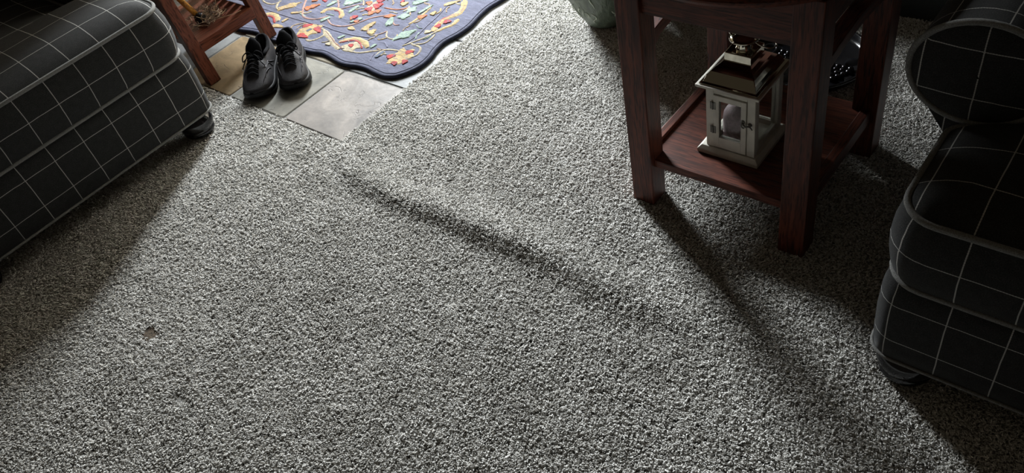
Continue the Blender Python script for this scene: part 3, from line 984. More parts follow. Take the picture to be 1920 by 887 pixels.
# ------------------------------------------------------------------ vase and tan pot by the table
VC = (-1.515, 2.045, 0.009)
Vs = thing('ceramic_vase', 'grey-green textured ceramic floor vase with pale drips on carpet, unseen top made tall for shade', 'vase', VC)
vp = [(.001, .0), (.066, .0), (.073, .003), (.086, .025), (.104, .055), (.120, .090), (.137, .130), (.157, .19), (.176, .27), (.188, .36), (.186, .45), (.166, .54), (.132, .61), (.104, .66), (.094, .70), (.100, .735), (.114, .755), (.108, .758), (.090, .73), (.084, .70), (.10, .64), (.14, .58), (.001, .54)]  # upper vase is unseen, made tall so its shadow covers the table
def vase_r(z):
    return float(np.interp(z, [p[1] for p in vp[1:17]], [p[0] for p in vp[1:17]]))
MB().lathe(vp, 72).build('body', 'vase', Vs, True)
rv = random.Random(11)
for k in range(90):
    a = rv.uniform(0, 2 * PI); z0 = rv.uniform(.03, .30) if k < 60 else rv.uniform(.3, .62); L = rv.uniform(.015, .06)
    pts = []
    rd = []
    for i in range(6):
        t = i / 5; z = z0 + L * t; aa = a + .10 * math.sin(3 * t + k) * t
        r_ = vase_r(z) + .0006
        pts.append((r_ * math.cos(aa), r_ * math.sin(aa), z)); rd.append(.0024 * (.5 + .8 * math.sin(PI * (.15 + .75 * t))) * rv.uniform(.6, 1.2))
    MB().tube(pts, rd, 6).build('glaze_drip', 'vase_drip', Vs, True)
# unseen leafy branches, added in the vase to shade the table side
def shade_leaf_mesh():
    rows = []
    for i in range(7):
        t = i / 6; wv = .030 * math.sin(PI * (0.04 + .93 * t)) ** .8
        rows.append([(.105 * t, wv * q, -.018 * t * t + .006 * abs(q)) for q in (-1, -.5, 0, .5, 1)])
    o = MB().grid(rows).build('leaf', 'leaf', None, True)
    me_ = o.data
    bpy.data.objects.remove(o)
    return me_
lm_ = shade_leaf_mesh()
rl_ = random.Random(21)
for k in range(20):
    a = 2 * PI * k / 20 + rl_.uniform(-.15, .15); reach = rl_.uniform(.12, .30); hgt = rl_.uniform(1.0, 1.28)
    pts = [(.05 * t_ * math.cos(a) * 1.0 + reach * math.cos(a) * max(0, t_ - .35) ** 1.4 * 1.6, .05 * t_ * math.sin(a) + reach * math.sin(a) * max(0, t_ - .35) ** 1.4 * 1.6, .56 + (hgt - .56) * t_ - .20 * max(0, t_ - .6) ** 1.3) for t_ in (0, .17, .33, .5, .67, .83, 1)]
    st = MB().tube(catmull(pts, 3), .004, 6).build('shade_branch', 'shade_stem', Vs, True)
    for j in range(11):
        t_ = .34 + .64 * j / 10
        f_ = t_ * 6; i0 = min(5, int(f_)); fr = f_ - i0
        p = [pts[i0][q] * (1 - fr) + pts[i0 + 1][q] * fr for q in range(3)]
        lo = bpy.data.objects.new('leaf', lm_)  # leaf on an added shading branch
        col.objects.link(lo); lo.parent = st
        lo.location = p
        lo.rotation_euler = (rl_.uniform(-.5, .5), rl_.uniform(-.3, .8), a + (1.0 if j % 2 else -1.0) * rl_.uniform(.4, 1.5))
PC = (-1.352, 2.178, 0.009)
Pt = thing('crackle_pot', 'small tan crackle-glazed pot seen past the table leg behind vase', 'pot', PC)
MB().lathe([(.001, 0), (.04, 0), (.046, .004), (.056, .03), (.062, .07), (.060, .10), (.050, .125), (.044, .13), (.046, .138), (.040, .138), (.040, .12), (.001, .03)], 36).build('body', 'tan_pot', Pt, True)
MB().tube([(.045 * math.cos(2 * PI * k / 32), .045 * math.sin(2 * PI * k / 32), .137) for k in range(32)], .0035, 8, True).build('rim', 'tan_pot', Pt, True)

# ------------------------------------------------------------------ slatted plant stand at the edge of the tiles
SC = (-2.80, 1.30, 0.0)
St = thing('slatted_stand', 'reddish wooden stand with leaning legs and slatted side on the tiles', 'stand', SC)
def spart(nm, m, mat, bev=0.002):
    return m.build(nm, mat, St, False, bev, SC)
LEAN = -0.185
def leg(y0, z0, xf, wx, lean, ztop):
    a = [(xf - wx, y0, z0), (xf, y0, z0), (xf, y0 + .046, z0), (xf - wx, y0 + .046, z0)]
    b = [(p[0] + lean * (ztop - z0), p[1], ztop) for p in a]
    return MB().hexa(a, b)
HT = 0.96  # unseen upper stand, height made up to shade the armchair seat
spart('leg', leg(1.141, 0.001, -2.643, .034, LEAN, HT), 'cherry_Z')
spart('leg', leg(1.436, 0.0135, -2.660, .034, LEAN, HT), 'cherry_Z')
spart('leg', leg(1.141, 0.001, -2.985, .034, .06, HT), 'cherry_Z')
spart('leg', leg(1.436, 0.0135, -2.985, .034, .06, HT), 'cherry_Z')
spart('shelf', MB().box(-3.0, -2.675, 1.187, 1.436, .135, .150), 'cherry_Y')
spart('shelf_rail', MB().box(-2.692, -2.672, 1.187, 1.436, .108, .149), 'cherry_Y')
spart('shelf_rail', MB().box(-3.0, -2.98, 1.187, 1.436, .108, .149), 'cherry_Y')
spart('shelf', MB().box(-2.985, -2.765, 1.187, 1.436, .545, .560), 'cherry_Y')  # unseen second shelf, added with the raised height for shade
spart('top_board', MB().box(-3.0, -2.80, 1.12, 1.50, HT, HT + .02), 'cherry_Y')
for y in (1.150, 1.452):
    spart('side_rail', MB().box(-2.972, -2.69, y, y + .016, .150, .172), 'cherry_X')
    spart('side_rail', MB().box(-2.965, -2.83, y, y + .016, .915, .945), 'cherry_X')
    for k in range(6):
        x = -2.945 + k * .042
        xt = -2.945 + k * .021
        spart('slat', MB().hexa([(x, y + .003, .172), (x + .030, y + .003, .172), (x + .030, y + .012, .172), (x, y + .012, .172)],
                                [(xt, y + .003, .915), (xt + .017, y + .003, .915), (xt + .017, y + .012, .915), (xt, y + .012, .915)]), 'cherry_Z', 0.001)

# twig broom lying on the stand's shelf
BC = (-2.78, 1.290, .151)
Br = thing('twig_broom', 'bundle of dried twigs with black collar and yellow wooden handle on stand', 'broom', BC)
hd = Vector((-0.052, -0.020, 0.085)).normalized()
p0 = Vector((-2.785, 1.283, .172))
MB().tube([tuple(p0 + hd * t) for t in (0, .1, .2, .34)], .0105, 14).build('handle', 'handle', Br, True, 0, BC)
MB().tube([tuple(p0 + hd * t) for t in (-.018, -.012, .0, .010, .014)], [.014, .022, .021, .016, .012], 16).build('collar', 'black_gloss', Br, True, 0, BC)
rb_ = random.Random(3)
for k in range(150):
    # wiry, kinked twigs spilling sideways from under the collar
    a = rb_.uniform(0, 2 * PI); rad = rb_.uniform(.0, .062)
    if rb_.random() < .55:
        a = rb_.gauss(.55, .7)
    x, y, z = -2.778 + rad * math.cos(a), 1.300 + rad * 1.05 * math.sin(a), .154 + rb_.uniform(0, .055) * (1 - rad / .1)
    d = rb_.uniform(0, 2 * PI); L = rb_.uniform(.012, .045); pts = [(x, y, z)]
    el = rb_.uniform(-.3, .6)
    for i in range(4):
        d += rb_.uniform(-.8, .8); el += rb_.uniform(-.5, .5)
        x += math.cos(d) * L / 4; y += math.sin(d) * L / 4; z = max(.153, z + math.sin(el) * L / 4)
        x = min(x, -2.695); y = min(max(y, 1.195), 1.425)
        pts.append((x, y, z))
    MB().tube(pts, [.0014, .0013, .0012, .001, .0006], 5).build('twig', 'twig_pale' if rb_.random() < .42 else 'twig', Br, False, 0, BC)
for q in (((-2.80, 1.36, .17), (-2.83, 1.36, .20), (-2.87, 1.35, .235), (-2.92, 1.36, .27)), ((-2.74, 1.30, .16), (-2.72, 1.33, .158), (-2.70, 1.37, .155), (-2.69, 1.40, .156))):
    MB().tube(catmull(q), .0011, 5).build('twig', 'twig_pale', Br, False, 0, BC)

# ------------------------------------------------------------------ sneakers
def sneaker(name, label, toe, heading, mirror):
    """toe: ground point of the toe tip; heading: direction the toe points to"""
    L = 0.285
    T = thing(name, label, 'shoe', (toe[0] - L * math.cos(heading), toe[1] - L * math.sin(heading), 0.001), heading, 'pair of sneakers on the tiles')
    my = -1 if mirror else 1
    A = [0, .04, .12, .25, .40, .55, .68, .80, .89, .95, .985, 1.0]
    WO = [.013, .029, .038, .040, .039, .045, .053, .056, .052, .042, .028, .009]      # outer half width
    WI = [.013, .029, .036, .037, .034, .041, .049, .050, .043, .032, .020, .007]      # inner half width
    CL = [0, 0, 0, .001, .002, .003, .002, 0, -.002, -.004, -.006, -.007]
    SB = [.008, .003, 0, 0, 0, 0, 0, .001, .005, .010, .015, .020]                     # sole bottom (toe spring)
    ST = [.042, .040, .037, .034, .031, .029, .028, .029, .032, .034, .035, .035]      # sole top
    def ip(arr, a):
        return float(np.interp(a, A, arr))
    NA = 34
    sole = MB(); rows = []
    al = [0.5 - 0.5 * math.cos(PI * k / (NA - 1)) for k in range(NA)]
    for a in al:
        wo, wi, c, z0, z1 = (ip(q, a) for q in (WO, WI, CL, SB, ST))
        fl = 1.10
        mid = z0 + (z1 - z0) * .5
        rows.append([(a * L, my * (c - wi * .86), z0), (a * L, my * (c - wi * fl), z0 + .005), (a * L, my * (c - wi * 1.13), mid - .002), (a * L, my * (c - wi * 1.04), mid), (a * L, my * (c - wi * 1.11), mid + .003), (a * L, my * (c - wi * 1.03), z1),
                     (a * L, my * (c + wo * 1.03), z1), (a * L, my * (c + wo * 1.11), mid + .003), (a * L, my * (c + wo * 1.04), mid), (a * L, my * (c + wo * 1.13), mid - .002), (a * L, my * (c + wo * fl), z0 + .005), (a * L, my * (c + wo * .86), z0)])
    sole.grid(rows, True)
    sole.f.append(list(range(12))); sole.uv.append(None)
    o = (NA - 1) * 12
    sole.f.append([o + k for k in range(12)][::-1]); sole.uv.append(None)
    sole.build('sole', 'rubber', T, True)
    # upper: side walls with a collar opening, closed vamp in front
    TOPZ = [.106, .102, .090, .084, .092, .100, .086, .069, .058, .050, .045, .039]
    def top_z(a):
        return ip(TOPZ, a)
    AO = 0.50                     # the throat ends here
    up = MB(); rows = []
    NT = 25
    for a in al:
        wo, wi, c, z1 = (ip(q, a) for q in (WO, WI, CL, ST)); tz = top_z(a)
        r = []
        for k in range(NT):
            t = -1 + 2 * k / (NT - 1)
            w = wo if t > 0 else wi
            th = abs(t)
            if a < AO:
                f_open = 1.0
            elif a < AO + .06:
                f_open = 1 - (a - AO) / .06
            else:
                f_open = 0.0
            # closed arch
            ang = th * PI / 2
            yc = w * math.sin(ang) ** .75
            zc = z1 - .004 + (tz - z1 + .004) * math.cos(ang) ** .62
            # open wall: outside face, rim, inside face, insole
            if th > .42:
                q = (th - .42) / .58
                yo = w * (.80 + .22 * math.sin(q * PI * .62)); zo = z1 - .004 + (tz - z1 + .004) * (1 - q)
            elif th > .34:
                q = (th - .34) / .08
                yo = w * (.66 + .14 * q); zo = tz - .003 * (1 - q)
            else:
                q = th / .34
                yo = w * .66 * min(1, q * 1.25); zo = z1 + .002 + (tz - z1 - .005) * max(0, (q - .75) / .25)
            y = yo * f_open + yc * (1 - f_open); z = zo * f_open + zc * (1 - f_open)
            r.append((a * L, my * (c + math.copysign(y, t) if th > 1e-6 else c), z))
        rows.append(r)
    up.grid(rows)
    uo = up.build('upper', 'shoe', T, True)
    md = uo.modifiers.new('s', 'SUBSURF'); md.levels = md.render_levels = 1
    # heel counter cap
    MB().lathe([(.001, .0), (.011, .002), (.0125, .03), (.010, .06), (.001, .066)], 14, (.010, 0, .036)).build('heel_counter', 'shoe', T, True)
    # tongue: tall padded flap
    tg = MB(); rows = []
    for i in range(9):
        t = i / 8; a = .58 - .22 * t
        z = .080 + .068 * t + .004 * math.sin(PI * t); w = .022 + .008 * math.sin(PI * min(1, t * 1.1)) - .013 * max(0, t - .75) * 4
        ring_ = []
        for k in range(12):
            q = 2 * PI * k / 12
            ring_.append((a * L + .005 * math.sin(q) + .0, my * (.001) + w * math.cos(q), z - .30 * abs(w * math.cos(q)) * (1 - .4 * t) + .004 * math.sin(q)))
        rows.append(ring_)
    tg.grid(rows, True)
    tg.f.append(list(range(12))); tg.uv.append(None); tg.f.append([8 * 12 + k for k in range(12)][::-1]); tg.uv.append(None)
    tg.build('tongue', 'lining', T, True)
    # collar padding around the opening
    cp = []
    for k in range(31):
        t = -1 + 2 * k / 30
        a = .50 - .47 * math.cos(t * PI / 2) ** .55
        w = ip(WO, a) if t > 0 else ip(WI, a)
        cp.append((a * L, my * (ip(CL, a) + math.copysign(w * .74 * min(1, abs(math.sin(t * PI / 2)) ** .5), t)), top_z(a) - .001))
    MB().tube(cp, .0065, 8).build('collar', 'lining', T, True)
    # toe bumper
    tb = MB(); rows = []
    for i in range(15):
        t = -1 + 2 * i / 14
        a = 1.0 - .20 * abs(t) ** 1.8
        w = ip(WO, a) if t > 0 else ip(WI, a)
        rows.append([(a * L * (1.0 + .006 * (1 - abs(t))), my * (ip(CL, a) + math.copysign(w * 1.06 if abs(t) > .05 else 0, t)), z) for z in (.022, .034, .042 - .006 * abs(t))])
    # laces: criss-cross plus bow
    for i in range(5):
        a0 = .545 + .052 * i
        z0 = top_z(a0) + .0075 - .012 * max(0, (a0 - .6) * 2.5)
        for sg in (1, -1):
            w0 = .021
            pts = [(a0 * L, -sg * w0, z0 - .007), (a0 * L + .004, -sg * w0 * .4, z0 + .001), (a0 * L + .009, sg * w0 * .4, z0 + .001), (a0 * L + .013, sg * w0, z0 - .009)]
            MB().tube(catmull(pts, 4), .0022, 6).build('lace', 'lace', T, True)
    zb = top_z(.54) + .010
    for sg in (1, -1):
        pts = [(.54 * L, 0, zb), (.52 * L, sg * .016, zb + .010), (.55 * L, sg * .034, zb + .002), (.60 * L, sg * .036, zb - .012), (.585 * L, sg * .018, zb - .002), (.54 * L, 0, zb)]
        MB().tube(catmull(pts, 4), .0021, 6).build('lace', 'lace', T, True)
        pts = [(.54 * L, 0, zb), (.58 * L, sg * .014, zb + .004), (.64 * L, sg * .030, zb - .014), (.66 * L, sg * .041, zb - .030)]
        lo = MB().tube(catmull(pts, 4), .0019, 6).build('lace', 'lace', T, True)
        MB().tube([pts[-1], (.664 * L, sg * .0425, zb - .036)], .0017, 6).build('lace_tip', 'eyelet', lo, True)
    # pale curved overlays on the sides and the flex zone
    for sg, W in ((1, WO), (-1, WI)):
        for j in range(3):
            pts = []
            for i in range(9):
                t = i / 8; a = .34 + .12 * j + .40 * t - .05 * j * t
                th = .86 - (.62 - .08 * j) * math.sin(PI * .55 * t) * (.6 + .25 * j) + .10 * t
                th = max(.30, min(.95, th))
                w = ip(W, a); ang = th * PI / 2
                if a < AO + .03:
                    q = (th - .42) / .58; q = max(.1, q)
                    y = w * (.80 + .22 * math.sin(q * PI * .62)); z = ip(ST, a) - .004 + (top_z(a) - ip(ST, a) + .004) * (1 - q)
                else:
                    y = w * math.sin(ang) ** .75; z = ip(ST, a) - .004 + (top_z(a) - ip(ST, a) + .004) * math.cos(ang) ** .62
                pts.append((a * L, my * (ip(CL, a) + sg * (y + .0004)), z + .0004))
            MB().tube(pts, [.0006, .0012, .0017, .0019, .0019, .0018, .0016, .0012, .0006], 6).build('overlay', 'streak', T, True)
    return T
sneaker('sneaker', 'black sneaker nearer the armchair foot, left one of the pair on tiles', (-2.380, 1.150), math.atan2(-.77, .64), False)
sneaker('sneaker', 'black sneaker nearer the blue rug, right one of the pair on tiles', (-2.280, 1.256), math.atan2(-.63, .776), True)

# ------------------------------------------------------------------ hooked rug with scalloped edge
RZ = 0.013
def rug_outline():
    low = [(-2.427, 1.451), (-2.375, 1.461), (-2.325, 1.456), (-2.265, 1.444), (-2.222, 1.446), (-2.186, 1.455), (-2.141, 1.459), (-2.092, 1.452), (-2.051, 1.449)]
    corner = [(-2.030, 1.452), (-1.997, 1.467), (-1.969, 1.507)]
    right = [(-1.953, 1.554), (-1.956, 1.606), (-1.969, 1.649), (-1.974, 1.702), (-1.958, 1.759), (-1.953, 1.822), (-1.964, 1.888), (-1.968, 1.949), (-1.957, 2.004), (-1.952, 2.06)]
    P = []
    x = -3.10
    left_low = []
    while x < -2.47:
        left_low.append((x, 1.452 + .008 * math.cos((x + 2.375) / .195 * 2 * PI)))
        x += .05
    P += left_low + low + corner + right
    y = 2.12
    while y < 3.15:
        P.append((-1.961 + .010 * math.cos((y - 1.822) / .245 * 2 * PI), y)); y += .06
    P += [(-1.985, 3.21), (-2.03, 3.245)]
    x = -2.10
    while x > -3.05:
        P.append((x, 3.25 + .008 * math.cos((x + 2.375) / .195 * 2 * PI))); x -= .06
    P += [(-3.10, 3.235), (-3.135, 3.19)]
    y = 3.12
    while y > 1.54:
        P.append((-3.145 + .010 * math.cos((y - 1.822) / .245 * 2 * PI), y)); y -= .06
    P += [(-3.135, 1.49)]
    Q = catmull(P + P[:1], 3)[:-1]
    return Q
RC0 = (-2.55, 2.35, 0.0)
Rg = thing('scalloped_rug', 'blue-grey hooked floral rug with scalloped bound edge on the tiles', 'rug', RC0)
ro = rug_outline()
P = np.array(ro); nx_ = np.roll(P, -1, 0) - np.roll(P, 1, 0); nx_ /= np.linalg.norm(nx_, axis=1)[:, None]
inn = np.stack([-nx_[:, 1], nx_[:, 0]], 1)
rg = MB()
rows = [[(p[0] + q[0] * i_, p[1] + q[1] * i_, z) for p, q in zip(P, inn)] for i_, z in ((.004, .001), (.0, .005), (.001, .009), (.005, .0118), (.012, RZ))]
rg.grid(rows, True)
nn = len(ro)
rg.f.append([4 * nn + k for k in range(nn)]); rg.uv.append(None)
rg.build('pile', 'rug_ground', Rg, False, 0, RC0)
MB().tube([(p[0] + q[0] * .003, p[1] + q[1] * .003, .0072) for p, q in zip(P, inn)], .0066, 8, True).build('bound_edge', 'rug_edge', Rg, True, 0, RC0)
MB().tube([(p[0] + q[0] * .014, p[1] + q[1] * .014, RZ - .0008) for p, q in zip(P, inn)], .0022, 6, True).build('border_line', 'rug_edge', Rg, True, 0, RC0)
VINES = [
 ('pink', 0.008, [(-2.757, 1.724), (-2.71, 1.664), (-2.668, 1.624), (-2.636, 1.613), (-2.595, 1.618), (-2.566, 1.639), (-2.553, 1.66)]),
 ('pink', 0.007, [(-2.536, 1.64), (-2.503, 1.623), (-2.472, 1.618), (-2.432, 1.627), (-2.404, 1.648), (-2.386, 1.677), (-2.366, 1.714), (-2.326, 1.746), (-2.301, 1.765)]),
 ('cream', 0.008, [(-2.946, 1.642), (-2.913, 1.632), (-2.876, 1.634), (-2.858, 1.648), (-2.856, 1.67)]),
 ('cream', 0.008, [(-2.861, 1.665), (-2.84, 1.63), (-2.812, 1.612)]),
 ('tan', 0.007, [(-2.636, 1.529), (-2.642, 1.553), (-2.615, 1.58), (-2.585, 1.582)]),
 ('cream', 0.009, [(-2.51, 1.501), (-2.485, 1.501), (-2.467, 1.521), (-2.461, 1.552), (-2.482, 1.576), (-2.508, 1.582)]),
 ('cream', 0.018, [(-2.488, 1.577), (-2.447, 1.558), (-2.409, 1.541), (-2.367, 1.52), (-2.324, 1.507)]),
 ('brown', 0.009, [(-2.482, 1.576), (-2.446, 1.561), (-2.412, 1.546), (-2.372, 1.527), (-2.341, 1.518), (-2.314, 1.511)]),
 ('cream', 0.01, [(-2.309, 1.507), (-2.264, 1.513), (-2.226, 1.521), (-2.191, 1.545), (-2.163, 1.563)]),
 ('brown', 0.004, [(-2.264, 1.513), (-2.226, 1.521), (-2.192, 1.546), (-2.166, 1.565)]),
 ('pink', 0.006, [(-2.541, 1.716), (-2.521, 1.74), (-2.494, 1.767), (-2.466, 1.784)]),
 ('pink', 0.007, [(-2.623, 1.773), (-2.585, 1.745), (-2.558, 1.72)]),
 ('lavender', 0.004, [(-2.897, 1.595), (-2.757, 1.591), (-2.597, 1.592), (-2.521, 1.598), (-2.445, 1.593), (-2.35, 1.595), (-2.268, 1.608)]),
 ('orange', 0.006, [(-2.369, 1.791), (-2.312, 1.798), (-2.281, 1.816), (-2.271, 1.831)]),
 ('pink', 0.006, [(-2.265, 1.626), (-2.245, 1.644), (-2.234, 1.668)]),
 ('cream', 0.006, [(-2.233, 1.668), (-2.211, 1.641), (-2.182, 1.634), (-2.165, 1.64)]),
 ('cream', 0.008, [(-2.104, 1.615), (-2.085, 1.647), (-2.063, 1.687), (-2.051, 1.723), (-2.044, 1.745)]),
 ('cream', 0.006, [(-2.07, 1.641), (-2.038, 1.66), (-2.033, 1.693), (-2.039, 1.724)]),
 ('cream', 0.008, [(-2.152, 1.522), (-2.157, 1.55), (-2.143, 1.574), (-2.108, 1.585), (-2.085, 1.585)]),
 ('cream', 0.008, [(-2.073, 1.639), (-2.03, 1.632), (-2.012, 1.597), (-2.021, 1.57)]),
 ('yellow', 0.022, [(-2.093, 1.951), (-2.065, 1.913), (-2.052, 1.871), (-2.069, 1.829), (-2.077, 1.803), (-2.071, 1.76), (-2.059, 1.732)]),
 ('red', 0.008, [(-2.094, 1.95), (-2.061, 1.908), (-2.052, 1.871), (-2.073, 1.834), (-2.082, 1.807), (-2.074, 1.768)]),
 ('yellow', 0.016, [(-2.025, 1.835), (-2.02, 1.798), (-2.037, 1.767), (-2.046, 1.737)]),
 ('pink', 0.006, [(-2.281, 1.745), (-2.241, 1.714), (-2.218, 1.719)]),
 ('yellow', 0.01, [(-2.185, 1.862), (-2.181, 1.816), (-2.181, 1.77), (-2.186, 1.735)]),
 ('lavender', 0.004, [(-2.105, 1.62), (-2.1, 1.698), (-2.11, 1.758), (-2.115, 1.814), (-2.132, 1.895)]),
 ('yellow', 0.018, [(-2.599, 1.664), (-2.601, 1.69), (-2.578, 1.707), (-2.545, 1.71), (-2.514, 1.696), (-2.489, 1.668)]),
 ('red', 0.005, [(-2.562, 1.701), (-2.535, 1.701), (-2.505, 1.678)]),
 ('yellow', 0.02, [(-2.362, 1.538), (-2.345, 1.563), (-2.315, 1.584), (-2.267, 1.579), (-2.225, 1.556)]),
 ('red', 0.008, [(-2.357, 1.538), (-2.321, 1.568), (-2.284, 1.569), (-2.242, 1.543)]),
 ('yellow', 0.02, [(-2.838, 1.561), (-2.819, 1.578), (-2.778, 1.576), (-2.735, 1.551)]),
 ('red', 0.009, [(-2.821, 1.549), (-2.808, 1.564), (-2.778, 1.562), (-2.738, 1.535)]),
 ('brown', 0.005, [(-2.327, 1.655), (-2.309, 1.637), (-2.282, 1.622)]),
 ('cream', 0.006, [(-2.28, 1.62), (-2.255, 1.632), (-2.239, 1.657)]),
 ('pink', 0.008, [(-2.446, 1.731), (-2.433, 1.752), (-2.429, 1.777)]),
]
BLOBS = [
 ('yellow', -2.786, 1.649, 53.0, 0.0436, 0.018, 5),
 ('orange', -2.687, 1.671, 66.0, 0.0159, 0.016, 3),
 ('orange', -2.672, 1.692, 55.0, 0.0176, 0.015, 3),
 ('yellow', -2.708, 1.627, 28.0, 0.0248, 0.011, 0),
 ('mint', -2.546, 1.636, 68.0, 0.0211, 0.014, 0),
 ('red', -2.437, 1.694, 54.0, 0.0111, 0.013, 3),
 ('orange', -2.442, 1.683, 45.0, 0.0078, 0.012, 3),
 ('mint', -2.405, 1.692, 81.0, 0.0091, 0.013, 0),
 ('orange', -2.404, 1.672, 75.0, 0.0098, 0.011, 3),
 ('mint', -2.422, 1.665, 52.0, 0.0089, 0.01, 0),
 ('cream', -2.424, 1.784, 30.0, 0.0267, 0.035, 5),
 ('red', -2.407, 1.792, 63.0, 0.0186, 0.02, 3),
 ('red', -2.423, 1.76, 80.0, 0.0147, 0.018, 3),
 ('red', -2.428, 1.828, 51.0, 0.016, 0.02, 3),
 ('orange', -2.455, 1.793, 67.0, 0.0114, 0.018, 3),
 ('orange', -2.392, 1.743, 50.0, 0.0156, 0.014, 3),
 ('orange', -2.375, 1.762, 66.0, 0.011, 0.014, 3),
 ('mint', -2.537, 1.776, 37.0, 0.0343, 0.022, 3),
 ('mint', -2.487, 1.738, 91.0, 0.0265, 0.014, 0),
 ('mint', -2.611, 1.733, 77.0, 0.0246, 0.014, 0),
 ('yellow', -2.547, 1.55, 62.0, 0.0472, 0.04, 6),
 ('red', -2.582, 1.573, 38.0, 0.021, 0.012, 3),
 ('red', -2.544, 1.513, 0.0, 0.025, 0.014, 3),
 ('red', -2.518, 1.57, -25.0, 0.0233, 0.013, 3),
 ('slate', -2.548, 1.553, 75.0, 0.0114, 0.011, 0),
 ('yellow', -2.332, 1.652, 103.0, 0.0195, 0.015, 3),
 ('yellow', -2.329, 1.678, 87.0, 0.018, 0.012, 3),
 ('yellow', -2.289, 1.641, 87.0, 0.0165, 0.015, 3),
 ('cream', -2.291, 1.538, 21.0, 0.0397, 0.028, 4),
 ('red', -2.297, 1.54, 74.0, 0.0089, 0.013, 3),
 ('mint', -2.381, 1.569, 64.0, 0.015, 0.01, 0),
 ('mint', -2.211, 1.572, 82.0, 0.0141, 0.01, 0),
 ('cream', -2.393, 1.513, 90.0, 0.009, 0.012, 3),
 ('yellow', -2.71, 1.567, 82.0, 0.0146, 0.01, 0),
 ('yellow', -2.388, 1.628, -8.0, 0.0182, 0.01, 3),
 ('slate', -2.146, 1.54, 87.0, 0.021, 0.012, 0),
 ('cream', -2.147, 1.543, 69.0, 0.015, 0.012, 4),
 ('yellow', -2.708, 1.522, 9.0, 0.0279, 0.012, 3),
 ('orange', -2.707, 1.726, 10.0, 0.0112, 0.012, 3),
 ('red', -2.662, 1.743, 76.0, 0.0103, 0.014, 3),
 ('yellow', -2.062, 1.562, 71.0, 0.0476, 0.042, 6),
 ('red', -2.096, 1.547, 50.0, 0.0163, 0.013, 3),
 ('red', -2.051, 1.594, 44.0, 0.0152, 0.013, 3),
 ('red', -2.053, 1.52, 69.0, 0.0097, 0.014, 3),
 ('red', -2.024, 1.542, 41.0, 0.0099, 0.014, 3),
 ('red', -2.068, 1.769, 103.0, 0.0133, 0.012, 3),
 ('red', -2.054, 1.805, 25.0, 0.0132, 0.013, 3),
 ('mint', -2.149, 1.675, 66.0, 0.0383, 0.022, 4),
 ('mint', -2.248, 1.819, 86.0, 0.0211, 0.018, 4),
 ('mint', -2.245, 1.772, 37.0, 0.0207, 0.02, 4),
 ('mint', -2.27, 1.72, 120.0, 0.0282, 0.014, 3),
 ('orange', -2.301, 1.752, 35.0, 0.0201, 0.012, 4),
 ('orange', -2.173, 1.794, 61.0, 0.0166, 0.014, 3),
 ('yellow', -2.309, 1.841, 62.0, 0.0148, 0.014, 3),
 ('mint', -2.258, 1.873, 41.0, 0.0284, 0.014, 3),
 ('cream', -2.077, 1.723, 34.0, 0.0133, 0.01, 3),
 ('mint', -2.196, 1.841, 81.0, 0.0335, 0.01, 0),
 ('yellow', -2.127, 1.914, 52.0, 0.0303, 0.01, 3),
 ('red', -2.328, 1.853, 97.0, 0.0086, 0.01, 0),
 ('yellow', -2.145, 1.83, 90.0, 0.013, 0.01, 3),
]
def strip(pts, w):
    P = np.array(catmull(pts, 4)); t = np.gradient(P, axis=0); t /= np.maximum(1e-9, np.linalg.norm(t, axis=1))[:, None]
    nm = np.stack([-t[:, 1], t[:, 0]], 1)
    r2 = np.random.default_rng(int(abs(pts[0][0]) * 1e4) % 9973)
    rows = []
    for i in range(len(P)):
        ww = w / 2 * (0.8 + 0.4 * r2.random()) * (1.0 if 0 < i < len(P) - 1 else .45)
        rows.append([tuple(P[i] + nm[i] * ww * s) + (RZ + h,) for s, h in ((-1, -.001), (-.6, .0016), (0, .0022), (.6, .0016), (1, -.001))])
    return MB().grid(rows)
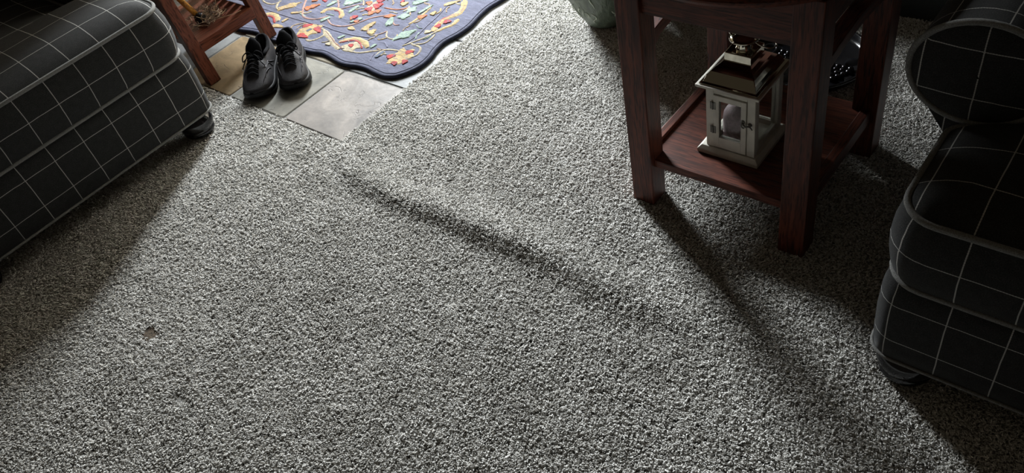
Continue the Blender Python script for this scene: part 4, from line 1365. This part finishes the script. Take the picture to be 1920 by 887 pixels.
def blob(cx, cy, deg, rl, rw, lobes, k):
    r2 = random.Random(k)
    a0 = math.radians(deg); ca, sa = math.cos(a0), math.sin(a0)
    n = 26; outer, mid_ = [], []
    for i in range(n):
        q = 2 * PI * i / n
        f_ = 1 + (.17 * math.cos(q * lobes) if lobes else 0) + r2.uniform(-.10, .10)
        tip = 1.0 if lobes else 1 - .35 * abs(math.sin(q)) ** 3
        x, y = rl * 1.2 * math.cos(q) * f_, rw * 1.15 * math.sin(q) * f_ * (tip if not lobes else 1)
        outer.append((cx + x * ca - y * sa, cy + x * sa + y * ca, RZ - .001)); mid_.append((cx + .8 * (x * ca - y * sa), cy + .8 * (x * sa + y * ca), RZ + .0026 + .0003 * (k % 3)))
    m = MB().grid([outer, mid_], True)
    m.f.append([n + i for i in range(n)]); m.uv.append(None)
    return m
rx_ = random.Random(77)
for k in range(70):          # small tendrils and leaf tips between the flowers
    x, y = rx_.uniform(-2.75, -2.03), rx_.uniform(1.52, 2.05)
    d_ = rx_.uniform(0, 2 * PI); q = [(x, y)]
    for i in range(3):
        d_ += rx_.uniform(-.7, .7)
        q.append((q[-1][0] + .014 * math.cos(d_), q[-1][1] + .014 * math.sin(d_)))
    strip(q, rx_.uniform(.005, .010)).build('tendril', 'rug_' + rx_.choice(['cream', 'cream', 'mint', 'lavender', 'tan', 'yellow', 'lavender']), Rg, True, 0, RC0)
def in_rug(x, y):
    return -3.08 < x < -2.0 and 1.50 < y < 3.19
for shift in ((0, 0), (-.02, .60), (-.50, .22), (-.45, .85), (-.02, 1.15)):
    for i, (c, wdt, pts) in enumerate(VINES):
        q = [(x + shift[0], y + shift[1]) for x, y in pts]
        if shift != (0, 0):
            if not all(in_rug(*p) for p in q) or any(p[1] < 2.06 and p[0] > -2.76 - 0.0 for p in q):
                continue
        strip(q, wdt * 1.35).build('vine', 'rug_' + c, Rg, True, 0, RC0)
    for i, (c, x, y, dg, rl, rw, lb) in enumerate(BLOBS):
        x, y = x + shift[0], y + shift[1]
        if shift != (0, 0) and (not in_rug(x, y) or (y < 2.10 and x > -2.80)):
            continue
        big = rw > .026
        m = blob(x, y, dg, rl, rw, lb, i)
        if big:
            m.v = [(p[0], p[1], p[2] - .0012) for p in m.v]
        m.build('petal' if c in ('red', 'orange', 'yellow') else 'leaf', 'rug_' + c, Rg, False, 0, RC0)
